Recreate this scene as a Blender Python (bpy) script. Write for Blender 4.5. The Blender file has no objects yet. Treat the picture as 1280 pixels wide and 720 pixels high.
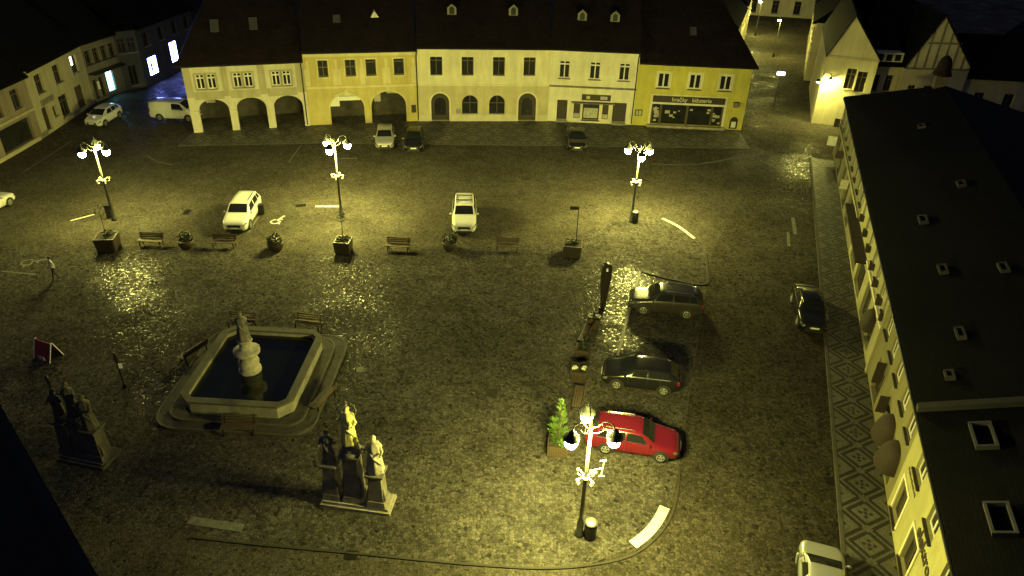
import bpy, bmesh, math, random
from mathutils import Vector, Matrix
from mathutils.geometry import tessellate_polygon
random.seed(7)
R = math.radians
SC = bpy.context.scene
COL = SC.collection

# ------------------------------------------------------------------ camera
FPX, PITCH, ROLL, CAMH = 930.0, R(31.777), R(1.934), 26.14
_f = Vector((0, math.cos(PITCH), -math.sin(PITCH)))
_r0 = Vector((1, 0, 0)); _u0 = _r0.cross(_f)
_r = _r0*math.cos(ROLL) + _u0*math.sin(ROLL)
_u = -_r0*math.sin(ROLL) + _u0*math.cos(ROLL)
cam = bpy.data.cameras.new("camera")
cam.sensor_width = 36.0; cam.lens = FPX/1280*36.0
cam.clip_start = 0.1; cam.clip_end = 3000
cam_o = bpy.data.objects.new("camera", cam); COL.objects.link(cam_o)
m = Matrix((_r, _u, -_f)).transposed().to_4x4(); m.translation = (0, 0, CAMH)
cam_o.matrix_world = m
SC.camera = cam_o

# ------------------------------------------------------------------ night sky, exposure
w = bpy.data.worlds.new("World"); SC.world = w; w.use_nodes = True
nt = w.node_tree; nt.nodes.clear()
sky = nt.nodes.new("ShaderNodeTexSky"); sky.sky_type = 'NISHITA'; sky.sun_disc = False
sky.sun_elevation = R(-4.0); sky.sun_rotation = R(340)
bg = nt.nodes.new("ShaderNodeBackground"); bg.inputs[1].default_value = 0.02
bg2 = nt.nodes.new("ShaderNodeBackground"); bg2.inputs[0].default_value = (0.55, 0.62, 1.0, 1); bg2.inputs[1].default_value = 0.055
add = nt.nodes.new("ShaderNodeAddShader"); wo = nt.nodes.new("ShaderNodeOutputWorld")
nt.links.new(sky.outputs[0], bg.inputs[0]); nt.links.new(bg.outputs[0], add.inputs[0]); nt.links.new(bg2.outputs[0], add.inputs[1])
nt.links.new(add.outputs[0], wo.inputs[0])
SC.view_settings.view_transform = 'Standard'; SC.view_settings.look = 'None'
SC.view_settings.gamma = 1; SC.view_settings.exposure = 0; SC.view_settings.use_curve_mapping = False
SC.render.engine = 'CYCLES'
SC.cycles.use_denoising = True
SC.cycles.max_bounces = 5
SC.cycles.sample_clamp_indirect = 6
LAMP_COL = (1.0, 0.93, 0.21)
LAMP_S = 1620.0

# ------------------------------------------------------------------ pixel -> place helpers (photo is 1280x720)
def ray(px, py):
    return _f + _r*((px-640)/FPX) - _u*((py-360)/FPX)
def G(px, py, z=0.0):
    d = ray(px, py); t = (z-CAMH)/d.z
    return Vector((0, 0, CAMH)) + d*t
def onY(px, py, Y):
    d = ray(px, py); return Vector((0, 0, CAMH)) + d*(Y/d.y)
def rot2(a): return (math.cos(a), math.sin(a))

# ------------------------------------------------------------------ materials
MATS = {}
def newmat(name):
    mt = bpy.data.materials.new(name); mt.use_nodes = True
    return mt, mt.node_tree, mt.node_tree.nodes["Principled BSDF"]
def mth(nt, op, a, b=None, c=None):
    n = nt.nodes.new("ShaderNodeMath"); n.operation = op
    for i, v in enumerate((a, b, c)):
        if v is None: continue
        if isinstance(v, (int, float)): n.inputs[i].default_value = v
        else: nt.links.new(v, n.inputs[i])
    return n.outputs[0]
def mixc(nt, fac, a, b):
    n = nt.nodes.new("ShaderNodeMix"); n.data_type = 'RGBA'
    for k, v in ((0, fac), (6, a), (7, b)):
        if isinstance(v, (int, float)): n.inputs[k].default_value = v
        elif isinstance(v, tuple): n.inputs[k].default_value = (*v, 1)
        else: nt.links.new(v, n.inputs[k])
    return n.outputs[2]
def objco(nt):
    return nt.nodes.new("ShaderNodeTexCoord").outputs["Object"]
def noise(nt, co, scale, detail=4, rough=.6):
    n = nt.nodes.new("ShaderNodeTexNoise"); n.inputs["Scale"].default_value = scale
    n.inputs["Detail"].default_value = detail; n.inputs["Roughness"].default_value = rough
    nt.links.new(co, n.inputs["Vector"]); return n.outputs["Fac"]
def maprange(nt, v, a, b, c, d):
    n = nt.nodes.new("ShaderNodeMapRange")
    nt.links.new(v, n.inputs[0])
    for i, x in enumerate((a, b, c, d)): n.inputs[i+1].default_value = x
    return n.outputs[0]
def bump(nt, bs, h, strength, dist):
    b = nt.nodes.new("ShaderNodeBump"); b.inputs["Strength"].default_value = strength; b.inputs["Distance"].default_value = dist
    nt.links.new(h, b.inputs["Height"]); nt.links.new(b.outputs[0], bs.inputs["Normal"])

def mat(name, col, rough=.6, metal=0.0, var=.25, scale=3.0, bmp=0.0, bscale=20.0, coat=0.0, spec=.5):
    if name in MATS: return MATS[name]
    mt, nt, bs = newmat(name)
    co = objco(nt)
    n1 = noise(nt, co, scale, 5)
    k = maprange(nt, n1, .3, .7, 1-var, 1+var*.6)
    vm = nt.nodes.new("ShaderNodeVectorMath"); vm.operation = 'SCALE'
    vm.inputs[0].default_value = col; nt.links.new(k, vm.inputs["Scale"])
    nt.links.new(vm.outputs[0], bs.inputs["Base Color"])
    bs.inputs["Roughness"].default_value = rough; bs.inputs["Metallic"].default_value = metal
    bs.inputs["Coat Weight"].default_value = coat; bs.inputs["Specular IOR Level"].default_value = spec
    if bmp: bump(nt, bs, noise(nt, co, bscale, 4), bmp, .02)
    MATS[name] = mt; return mt
def emit(name, col, s):
    if name in MATS: return MATS[name]
    mt, nt, bs = newmat(name)
    bs.inputs["Base Color"].default_value = (.8, .8, .8, 1)
    bs.inputs["Emission Color"].default_value = (*col, 1); bs.inputs["Emission Strength"].default_value = s
    MATS[name] = mt; return mt
def plaster(name, col, dirt=.3):
    if name in MATS: return MATS[name]
    mt, nt, bs = newmat(name)
    co = objco(nt)
    mp = nt.nodes.new("ShaderNodeMapping"); mp.inputs["Scale"].default_value = (1, 1, .22); nt.links.new(co, mp.inputs[0])
    streak = noise(nt, mp.outputs[0], 1.6, 6, .65); blot = noise(nt, co, .55, 5); fine = noise(nt, co, 14, 3)
    k = mth(nt, 'MULTIPLY', maprange(nt, streak, .3, .7, 1-dirt*.7, 1.06), maprange(nt, blot, .3, .7, 1-dirt*.5, 1.05))
    k = mth(nt, 'MULTIPLY', k, maprange(nt, fine, .3, .7, .93, 1.04))
    vm = nt.nodes.new("ShaderNodeVectorMath"); vm.operation = 'SCALE'; vm.inputs[0].default_value = col
    nt.links.new(k, vm.inputs["Scale"]); nt.links.new(vm.outputs[0], bs.inputs["Base Color"])
    bs.inputs["Roughness"].default_value = .9; bs.inputs["Specular IOR Level"].default_value = .2
    bump(nt, bs, fine, .25, .01)
    MATS[name] = mt; return mt
def cobble(name, col, scale=6.5, rough=.5, contrast=.5, patch=.35, wet=.15, bs_str=.6, polish=.6, glints=()):
    if name in MATS: return MATS[name]
    mt, nt, bs = newmat(name)
    co = objco(nt)
    v = nt.nodes.new("ShaderNodeTexVoronoi"); v.inputs["Scale"].default_value = scale; nt.links.new(co, v.inputs["Vector"])
    v2 = nt.nodes.new("ShaderNodeTexVoronoi"); v2.feature = 'DISTANCE_TO_EDGE'; v2.inputs["Scale"].default_value = scale; nt.links.new(co, v2.inputs["Vector"])
    v.inputs["Randomness"].default_value = .75; v2.inputs["Randomness"].default_value = .75
    sep = nt.nodes.new("ShaderNodeSeparateColor"); nt.links.new(v.outputs["Color"], sep.inputs[0])
    rnd = sep.outputs[0]
    odd = maprange(nt, sep.outputs[1], .90, .97, 1.0, .45)        # the odd dark stone
    cell = mth(nt, 'MULTIPLY', maprange(nt, rnd, 0, 1, 1-contrast, 1+contrast), odd)
    big = maprange(nt, noise(nt, co, .16, 6, .62), .3, .7, 1-patch, 1+patch)
    mid = maprange(nt, noise(nt, co, 1.1, 4, .6), .3, .7, 1-patch*.7, 1+patch*.7)
    joint = maprange(nt, v2.outputs["Distance"], .0, .09, .35, 1)
    k = mth(nt, 'MULTIPLY', mth(nt, 'MULTIPLY', cell, big), mth(nt, 'MULTIPLY', mid, joint))
    vm = nt.nodes.new("ShaderNodeVectorMath"); vm.operation = 'SCALE'; vm.inputs[0].default_value = col
    nt.links.new(k, vm.inputs["Scale"]); nt.links.new(vm.outputs[0], bs.inputs["Base Color"])
    wear_glint = maprange(nt, noise(nt, co, .22, 4), .45, .65, .12, .45)         # foot-polished, damp patches
    for wx, wy, wr in glints:  # hand-placed spots: gloss raised so the lamps' reflections show there
        vd = nt.nodes.new("ShaderNodeVectorMath"); vd.operation = 'DISTANCE'; nt.links.new(co, vd.inputs[0]); vd.inputs[1].default_value = (wx, wy, 0)
        dd = mth(nt, 'ADD', vd.outputs["Value"], mth(nt, 'MULTIPLY', mth(nt, 'SUBTRACT', noise(nt, co, .9, 4), .5), wr*1.6))
        wear_glint = mth(nt, 'MAXIMUM', wear_glint, maprange(nt, dd, wr*.45, wr*1.05, 2.6, 0))
    rr = mth(nt, 'ADD', maprange(nt, sep.outputs[2], 0, 1, rough+.2, rough-.25), maprange(nt, noise(nt, co, .3, 5), .35, .65, -wet, wet*.7))
    nt.links.new(rr, bs.inputs["Roughness"])
    nt.links.new(mth(nt, 'MULTIPLY', maprange(nt, sep.outputs[2], .72, 1.0, .04, polish), wear_glint), bs.inputs["Specular IOR Level"])
    tilt = mth(nt, 'MULTIPLY', noise(nt, co, scale*.55, 3), 1.2)
    hgt = mth(nt, 'ADD', maprange(nt, v2.outputs["Distance"], 0, .22, 0, 1), mth(nt, 'ADD', tilt, mth(nt, 'MULTIPLY', rnd, .35)))
    bump(nt, bs, hgt, bs_str, .035)
    MATS[name] = mt; return mt
def mosaic(name, W, P, light, dark):
    """lozenge mosaic: x runs along the pavement, y across (0..W)"""
    if name in MATS: return MATS[name]
    mt, nt, bs = newmat(name)
    co = objco(nt)
    sx = nt.nodes.new("ShaderNodeSeparateXYZ"); nt.links.new(co, sx.inputs[0])
    u = mth(nt, 'FRACT', mth(nt, 'DIVIDE', sx.outputs[0], P))
    a = mth(nt, 'MULTIPLY', mth(nt, 'ABSOLUTE', mth(nt, 'SUBTRACT', u, .5)), 2)
    b = mth(nt, 'MULTIPLY', mth(nt, 'ABSOLUTE', mth(nt, 'SUBTRACT', mth(nt, 'FRACT', mth(nt, 'DIVIDE', sx.outputs[1], W)), .5)), 2.12)
    s = mth(nt, 'ADD', a, b)
    d1 = mth(nt, 'ABSOLUTE', mth(nt, 'SUBTRACT', s, 1))
    band = mth(nt, 'MULTIPLY', mth(nt, 'GREATER_THAN', d1, .085), mth(nt, 'LESS_THAN', d1, .34))
    cross = mth(nt, 'LESS_THAN', mth(nt, 'ADD', mth(nt, 'SUBTRACT', 1, a), b), .26)
    band = mth(nt, 'MULTIPLY', band, mth(nt, 'SUBTRACT', 1, cross))
    def dot(ca, cb, r):
        da = mth(nt, 'SUBTRACT', a, ca); db = mth(nt, 'SUBTRACT', b, cb)
        return mth(nt, 'LESS_THAN', mth(nt, 'ADD', mth(nt, 'MULTIPLY', da, da), mth(nt, 'MULTIPLY', db, db)), r*r)
    dots = dot(0, 0, .09)
    for c in ((.24, 0), (0, .24), (1, 1)): dots = mth(nt, 'MAXIMUM', dots, dot(*c, .095))
    edge = mth(nt, 'GREATER_THAN', b, 1.03)
    f = mth(nt, 'MAXIMUM', mth(nt, 'MAXIMUM', band, dots), edge)
    n1 = maprange(nt, noise(nt, co, 9, 3), .3, .7, .75, 1.15); n2 = maprange(nt, noise(nt, co, .5, 5), .3, .7, .65, 1.15)
    vor = nt.nodes.new("ShaderNodeTexVoronoi"); vor.inputs["Scale"].default_value = 14; nt.links.new(co, vor.inputs["Vector"])
    sp = nt.nodes.new("ShaderNodeSeparateColor"); nt.links.new(vor.outputs["Color"], sp.inputs[0])
    k = mth(nt, 'MULTIPLY', mth(nt, 'MULTIPLY', n1, n2), maprange(nt, sp.outputs[0], 0, 1, .7, 1.2))
    c = mixc(nt, f, light, dark)
    vm = nt.nodes.new("ShaderNodeVectorMath"); vm.operation = 'SCALE'
    nt.links.new(c, vm.inputs[0]); nt.links.new(k, vm.inputs["Scale"]); nt.links.new(vm.outputs[0], bs.inputs["Base Color"])
    bs.inputs["Roughness"].default_value = .6
    bump(nt, bs, vor.outputs["Distance"], .3, .02)
    MATS[name] = mt; return mt
def rooftile(name, col):
    if name in MATS: return MATS[name]
    mt, nt, bs = newmat(name)
    co = objco(nt)
    br = nt.nodes.new("ShaderNodeTexBrick"); br.inputs["Scale"].default_value = 1.6
    br.inputs["Color1"].default_value = (*col, 1); br.inputs["Color2"].default_value = (col[0]*.6, col[1]*.62, col[2]*.66, 1)
    br.inputs["Mortar"].default_value = (col[0]*.3, col[1]*.3, col[2]*.3, 1); br.inputs["Mortar Size"].default_value = .03
    nt.links.new(co, br.inputs["Vector"])
    n = maprange(nt, noise(nt, co, .8, 5), .3, .7, .6, 1.2)
    vm = nt.nodes.new("ShaderNodeVectorMath"); vm.operation = 'SCALE'
    nt.links.new(br.outputs[0], vm.inputs[0]); nt.links.new(n, vm.inputs["Scale"]); nt.links.new(vm.outputs[0], bs.inputs["Base Color"])
    bs.inputs["Roughness"].default_value = .75; bs.inputs["Specular IOR Level"].default_value = .12
    bump(nt, bs, br.outputs["Fac"], .4, .02)
    MATS[name] = mt; return mt
def leafmat(name, col):
    if name in MATS: return MATS[name]
    mt, nt, bs = newmat(name)
    co = objco(nt)
    c = mixc(nt, maprange(nt, noise(nt, co, 9, 3), .35, .65, 0, 1), tuple(x*.55 for x in col), tuple(x*1.35 for x in col))
    nt.links.new(c, bs.inputs["Base Color"]); bs.inputs["Roughness"].default_value = .55
    MATS[name] = mt; return mt

M_GLASS = mat("dark_window_glass", (.018, .019, .022), .12, 0, .4, 1.2)
M_DULLG = mat("dusty_glass", (.02,.02,.022), .5, 0, .3, spec=.2)
M_FRAMEW = mat("white_window_frame", (.62, .6, .54), .5, 0, .15)
M_FRAMED = mat("brown_window_frame", (.07, .05, .035), .55, 0, .2)
M_ROOF = rooftile("roof_tiles", (.019, .0125, .0135))
M_ROOFD = rooftile("dark_roof_tiles", (.006, .0055, .006))
M_BLACK = mat("black_iron", (.014, .014, .015), .45, .3, .3, 6)
M_DARKMET = mat("dark_metal", (.03, .03, .032), .4, .6, .3, 6)
M_STEEL = mat("zinc", (.32, .32, .33), .45, .8, .2, 4)
M_STONE = mat("sandstone", (.30, .28, .23), .85, 0, .4, 1.8, .4, 25)
M_STONED = mat("weathered_stone", (.17, .155, .135), .85, 0, .45, 2.2, .5, 22)
M_WOODD = mat("dark_stained_wood", (.034, .024, .017), .6, 0, .4, 6)
M_WOOD = mat("bench_wood", (.085, .060, .038), .6, 0, .35, 8)
M_RUBBER = mat("tyre_rubber", (.012, .012, .012), .75)
M_RIM = mat("alloy_rim", (.55, .55, .55), .35, .7, .1)
M_SOIL = mat("soil", (.03, .022, .015), .95, 0, .4, 12)
M_CHROME = mat("chrome_trim", (.75, .75, .75), .2, 1.0, .05)
M_PLATE = mat("number_plate", (.75, .75, .75), .4, 0, .05)
M_WHITEP = mat("road_paint", (.62, .60, .54), .6, 0, .35, 5)
M_LIGHTP = mat("worn_road_paint", (.13, .125, .11), .7, 0, .5, 4)
M_HEADL = mat("headlight_lens", (.16, .16, .17), .1, .3, .1)
M_TAILL = mat("taillight_lens", (.25, .012, .012), .2, 0, .2)
M_TRIMBLK = mat("black_plastic", (.018, .018, .018), .55)
M_SIGNW = mat("white_sign", (.7, .7, .68), .5, 0, .1)
M_PAPER = mat("notice_paper", (.45, .43, .36), .7, 0, .4, 6)

# ------------------------------------------------------------------ mesh builder
class MB:
    def __init__(s): s.v = []; s.f = []
    def add(s, vs, fs):
        o = len(s.v); s.v += [tuple(x) for x in vs]; s.f += [tuple(i+o for i in q) for q in fs]; return s
    def quad(s, a, b, c, d): return s.add([a, b, c, d], [(0, 1, 2, 3)])
    def poly(s, pts): return s.add(pts, [tuple(range(len(pts)))])
    def box(s, x0, x1, y0, y1, z0, z1):
        return s.add([(x0,y0,z0),(x1,y0,z0),(x1,y1,z0),(x0,y1,z0),(x0,y0,z1),(x1,y0,z1),(x1,y1,z1),(x0,y1,z1)],
                     [(0,3,2,1),(4,5,6,7),(0,1,5,4),(1,2,6,5),(2,3,7,6),(3,0,4,7)])
    def frustum(s, x0, x1, y0, y1, z0, z1, d):
        return s.add([(x0,y0,z0),(x1,y0,z0),(x1,y1,z0),(x0,y1,z0),(x0-d,y0-d,z1),(x1+d,y0-d,z1),(x1+d,y1+d,z1),(x0-d,y1+d,z1)],
                     [(0,3,2,1),(4,5,6,7),(0,1,5,4),(1,2,6,5),(2,3,7,6),(3,0,4,7)])
    def bar(s, a, b, w, h=None):
        """rectangular bar from a to b"""
        a = Vector(a); b = Vector(b); h = h or w; d = (b-a).normalized()
        up = Vector((0,0,1)) if abs(d.z) < .95 else Vector((1,0,0))
        x = d.cross(up).normalized(); y = x.cross(d)
        vs = []
        for p in (a, b):
            for i, j in ((-1,-1),(1,-1),(1,1),(-1,1)): vs.append(p + x*(i*w/2) + y*(j*h/2))
        return s.add(vs, [(3,2,1,0),(4,5,6,7),(0,1,5,4),(1,2,6,5),(2,3,7,6),(3,0,4,7)])
    def prism(s, poly, z0, z1):
        n = len(poly)
        vs = [(x, y, z0) for x, y in poly] + [(x, y, z1) for x, y in poly]
        fs = [tuple(range(n-1, -1, -1)), tuple(range(n, 2*n))] + [(i, (i+1) % n, n+(i+1) % n, n+i) for i in range(n)]
        return s.add(vs, fs)
    def prismx(s, poly, x0, x1):
        """poly in (y,z), extruded along x"""
        n = len(poly)
        vs = [(x0, y, z) for y, z in poly] + [(x1, y, z) for y, z in poly]
        fs = [tuple(range(n)), tuple(range(2*n-1, n-1, -1))] + [((i+1) % n, i, n+i, n+(i+1) % n) for i in range(n)]
        return s.add(vs, fs)
    def prismy(s, poly, y0, y1):
        """poly in (x,z), extruded along y (front at y0)"""
        n = len(poly)
        vs = [(x, y0, z) for x, z in poly] + [(x, y1, z) for x, z in poly]
        fs = [tuple(range(n)), tuple(range(2*n-1, n-1, -1))] + [((i+1) % n, i, n+i, n+(i+1) % n) for i in range(n)]
        return s.add(vs, fs)
    def tube(s, pts, r, n=8, cap=True):
        pts = [Vector(p) for p in pts]; rs = r if isinstance(r, (list, tuple)) else [r]*len(pts)
        vs = []; fs = []; prev = None
        for i, p in enumerate(pts):
            d = (pts[min(i+1, len(pts)-1)] - pts[max(i-1, 0)]).normalized()
            if prev is None:
                ref = Vector((0,0,1)) if abs(d.z) < .9 else Vector((1,0,0)); x = d.cross(ref).normalized()
            else: x = (prev - d*prev.dot(d)).normalized()
            prev = x; y = d.cross(x)
            for k in range(n):
                a = 2*math.pi*k/n; vs.append(p + (x*math.cos(a)+y*math.sin(a))*rs[i])
        for i in range(len(pts)-1):
            for k in range(n):
                fs.append((i*n+k, i*n+(k+1) % n, (i+1)*n+(k+1) % n, (i+1)*n+k))
        if cap: fs += [tuple(range(n-1, -1, -1)), tuple(range((len(pts)-1)*n, len(pts)*n))]
        return s.add(vs, fs)
    def lathe(s, prof, n=16, c=(0,0,0), sx=1, sy=1, fold=0, k=7, ph=0, cap=True):
        vs = []; fs = []
        for i, (r, z) in enumerate(prof):
            for j in range(n):
                a = 2*math.pi*j/n; q = r*(1 + fold*math.sin(k*a+ph+i*.35))
                vs.append((c[0]+q*math.cos(a)*sx, c[1]+q*math.sin(a)*sy, c[2]+z))
        for i in range(len(prof)-1):
            for j in range(n): fs.append((i*n+j, i*n+(j+1) % n, (i+1)*n+(j+1) % n, (i+1)*n+j))
        if cap: fs += [tuple(range(n-1, -1, -1)), tuple(range((len(prof)-1)*n, len(prof)*n))]
        return s.add(vs, fs)
    def ball(s, c, r, n=12, sx=1, sy=1, sz=1):
        h = n//2
        prof = [(max(r*math.sin(math.pi*i/h), 1e-4), -r*math.cos(math.pi*i/h)*sz) for i in range(h+1)]
        return s.lathe(prof, n, c, sx, sy)
    def leaves(s, c, rad, n, size, rng=random, shell=.35):
        for _ in range(n):
            d = Vector((rng.gauss(0,1), rng.gauss(0,1), rng.gauss(0,1))).normalized()
            q = shell + (1-shell)*rng.random()**.5
            p = Vector(c) + Vector((d.x*rad[0], d.y*rad[1], d.z*rad[2]))*q
            a = Vector((rng.gauss(0,1), rng.gauss(0,1), rng.gauss(0,.7))).normalized(); b = a.orthogonal().normalized()
            b = Matrix.Rotation(rng.random()*6.28, 3, a) @ b; z = size*(.6+.8*rng.random())
            s.add([p-a*z*.5, p+b*z*.32, p+a*z*.6, p-b*z*.32], [(0,1,2,3)])
        return s
    def build(s, name, material, parent=None, smooth=False, loc=None, rz=0):
        me = bpy.data.meshes.new(name); me.from_pydata(s.v, [], s.f); me.update()
        me.materials.append(material)
        if smooth:
            me.shade_smooth()
        o = bpy.data.objects.new(name, me); COL.objects.link(o)
        if parent: o.parent = parent
        if loc is not None: o.location = loc
        o.rotation_euler = (0, 0, rz)
        return o
def fixn(o):
    bm = bmesh.new(); bm.from_mesh(o.data); bmesh.ops.recalc_face_normals(bm, faces=bm.faces[:]); bm.to_mesh(o.data); bm.free(); return o
def tag(o, label, cat, group=None):
    o["label"] = label; o["category"] = cat
    if group: o["group"] = group
    return o
def thing(name, label, cat, loc=(0,0,0), rz=0, group=None):
    o = bpy.data.objects.new(name, None); COL.objects.link(o); o.empty_display_size = .3
    o.location = loc; o.rotation_euler = (0, 0, rz)
    return tag(o, label, cat, group)
def struct(o): o["kind"] = "structure"; return o
KIDS = {}
def children_of(o): return [c for c in bpy.data.objects if c.parent == o]
def dup(o, loc=None, rz=None, parent=None, label=None):
    c = o.copy(); COL.objects.link(c)
    if parent: c.parent = parent
    if loc is not None: c.location = loc
    if rz is not None: c.rotation_euler = (0, 0, rz)
    if label: c["label"] = label
    for ch in children_of(o): dup(ch, parent=c)
    return c
def text(body, size, material, parent, loc, rot, name="lettering", extrude=.012, align='CENTER'):
    cu = bpy.data.curves.new(name, 'FONT'); cu.body = body; cu.size = size; cu.extrude = extrude; cu.offset = size*.018
    cu.align_x = align; cu.align_y = 'CENTER'; cu.materials.append(material)
    t = bpy.data.objects.new("tmp_text", cu); COL.objects.link(t)
    me = bpy.data.meshes.new_from_object(t.evaluated_get(bpy.context.evaluated_depsgraph_get()))
    bpy.data.objects.remove(t)
    me.name = name
    o = bpy.data.objects.new(name, me); COL.objects.link(o); o.parent = parent
    o.location = loc; o.rotation_euler = rot
    return o

# ================================================================== THE SETTING
GLINTS = [(*G(px, py)[:2], r_) for px, py, r_ in ((160,345,2.3),(172,372,1.8),(793,352,2.2),(780,392,2.0),(776,425,1.4),(652,612,1.8),(640,650,1.5))]  # where lamp reflections lie on the paving; gloss is boosted there
M_COB = cobble("square_cobbles", (.070, .064, .056), 6.5, .56, .38, .32, .12, .24, .34, GLINTS)
M_FAR = cobble("street_setts", (.078, .070, .056), 8.0, .6, .22, .28, .2, .2, .25, [(*G(995,206)[:2], 3.2)])
M_KERB = mat("granite_kerb", (.20, .19, .165), .7, 0, .35, 2)
M_KERBF = mat("worn_dark_kerb", (.07,.064,.053), .8, 0, .35, 2); M_KERBD = mat("dark_kerb_joint", (.03, .026, .02), .85, 0, .4, 3)
M_GRAVEL = mat("far_ground", (.05, .05, .05), .9, 0, .5, .2)
def sheet(name, pts, z, m):
    o = MB().poly([(p[0], p[1], z) for p in pts]).build(name, m); return struct(o)
sheet("ground", [(-900,-200), (900,-200), (900,1800), (-900,1800)], -.004, M_FAR)
# the paved square, lighter and rougher than the roadway round it
sq = [G(-60,318), G(60,300), G(135,312), G(400,318), G(700,304), G(745,285), G(790,270), G(829,270), G(850,281), G(869,296), G(885,318), G(882,354), G(846,590), G(835,640), G(800,678), G(740,702), G(600,706), G(440,692), G(200,660), G(-60,640)]
sheet("square_paving", [(p.x, p.y) for p in sq], .001, M_COB)

M_ASPH = cobble("road_setts", (.050,.044,.035), 6.5, .62, .34, .3, .1, .25, .12)
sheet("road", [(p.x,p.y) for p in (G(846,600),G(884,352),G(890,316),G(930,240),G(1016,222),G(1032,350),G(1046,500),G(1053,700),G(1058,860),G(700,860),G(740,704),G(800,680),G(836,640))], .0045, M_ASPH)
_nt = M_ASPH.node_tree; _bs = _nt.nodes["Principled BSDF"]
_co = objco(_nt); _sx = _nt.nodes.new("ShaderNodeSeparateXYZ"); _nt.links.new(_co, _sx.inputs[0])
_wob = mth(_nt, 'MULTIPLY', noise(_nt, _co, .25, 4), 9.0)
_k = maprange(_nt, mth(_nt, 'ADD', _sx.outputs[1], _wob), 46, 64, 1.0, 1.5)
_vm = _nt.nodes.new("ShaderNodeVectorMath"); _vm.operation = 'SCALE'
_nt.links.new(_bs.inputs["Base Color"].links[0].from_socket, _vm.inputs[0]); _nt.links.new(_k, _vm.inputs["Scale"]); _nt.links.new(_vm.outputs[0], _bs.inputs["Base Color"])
def strip(pts, w, z, mb):
    """flat ribbon along pts"""
    P = [Vector((p[0], p[1], 0)) for p in pts]
    L = []; Rr = []
    for i, p in enumerate(P):
        d = (P[min(i+1, len(P)-1)] - P[max(i-1, 0)]).normalized(); n = Vector((-d.y, d.x, 0))
        L.append(p+n*w/2); Rr.append(p-n*w/2)
    for i in range(len(P)-1):
        mb.quad((L[i].x, L[i].y, z), (Rr[i].x, Rr[i].y, z), (Rr[i+1].x, Rr[i+1].y, z), (L[i+1].x, L[i+1].y, z))
    return mb
def curve(pts, n=6):
    P = [Vector((p[0], p[1], 0)) for p in pts]; out = []
    for i in range(len(P)-1):
        a = P[max(i-1,0)]; b = P[i]; c = P[i+1]; d = P[min(i+2, len(P)-1)]
        for k in range(n):
            t = k/n
            out.append(.5*((2*b)+(c-a)*t+(2*a-5*b+4*c-d)*t*t+(3*b-a-3*c+d)*t**3))
    out.append(P[-1]); return out
def kerb(name, px, w=.16, h=.06, m=M_KERB):
    pts = curve([G(*p) for p in px]); b = MB()
    for i in range(len(pts)-1): b.bar((pts[i].x, pts[i].y, h/2), (pts[i+1].x, pts[i+1].y, h/2), w, h)
    return struct(b.build(name, m))
kerb("kerb", [(240,672),(330,682),(440,692),(520,700),(600,707),(680,711),(745,706),(795,692),(830,661),(845,626),(850,585)], .10, .05, M_KERBD)
kerb("kerb", [(882,318),(884,336),(882,356),(840,350),(800,340)], .12, .07, M_KERBD)
kerb("kerb", [(800,340),(790,375),(772,445)], .17, .05)

def paint(name, px, w, m=M_WHITEP, z=.006, n=6):
    return struct(strip(curve([G(*p) for p in px], n), w, z, MB()).build(name, m))
paint("road_marking", [(88,276),(118,268)], .18)
paint("road_marking", [(394,258),(424,258)], .22)
paint("road_marking", [(828,273),(848,283),(868,298)], .26)
paint("road_marking", [(991,272),(994,293)], .28, M_LIGHTP)
paint("road_marking", [(985,290),(986,308)], .22, M_LIGHTP)
paint("road_marking", [(236,650),(304,660)], .42, M_LIGHTP)
paint("road_marking", [(791,681),(809,667),(822,651),(831,634)], .46)
paint("road_marking", [(815,205),(860,206),(893,203)], .12, M_LIGHTP)
paint("road_marking", [(880,204),(900,201),(917,197)], .22, M_LIGHTP)
paint("road_marking", [(310,291),(323,271)], .16, M_LIGHTP)
paint("road_marking", [(361,203),(376,182)], .10, M_LIGHTP)
paint("road_marking", [(425,198),(446,198)], .22, M_LIGHTP)
paint("road_marking", [(183,194),(197,202),(216,206)], .14, M_LIGHTP)
paint("road_marking", [(2,339),(45,343)], .13, M_LIGHTP)
paint("road_marking", [(28,216),(90,176)], .12, M_LIGHTP)
def wheelchair(name, c, s, rz, m):
    """painted wheelchair symbol"""
    b = MB()
    def P(x, y): return (x*s, y*s)
    strip([P(*q) for q in [(-.05,.95),(0,.55),(.35,.52)]], .2*s, .007, b)
    strip([P(*q) for q in [(0,.55),(.03,.15),(.42,.12),(.62,-.35),(.8,-.3)]], .2*s, .007, b)
    arc = [P(.08+.42*math.cos(t), -.18+.42*math.sin(t)) for t in [2.2+.35*i for i in range(13)]]
    strip(arc, .16*s, .008, b)
    hd = [(-.05*s+.13*s*math.cos(t), 1.12*s+.13*s*math.sin(t), .007) for t in [i*.63 for i in range(10)]]
    b.poly(hd); o = struct(b.build(name, m)); o.location = (c.x, c.y, 0); o.rotation_euler = (0,0,rz); return o
wheelchair("painted_wheelchair_symbol", G(345,276), .78, R(-28), M_WHITEP)
wheelchair("painted_wheelchair_symbol", G(38,327), .9, R(-70), M_LIGHTP)

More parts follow.
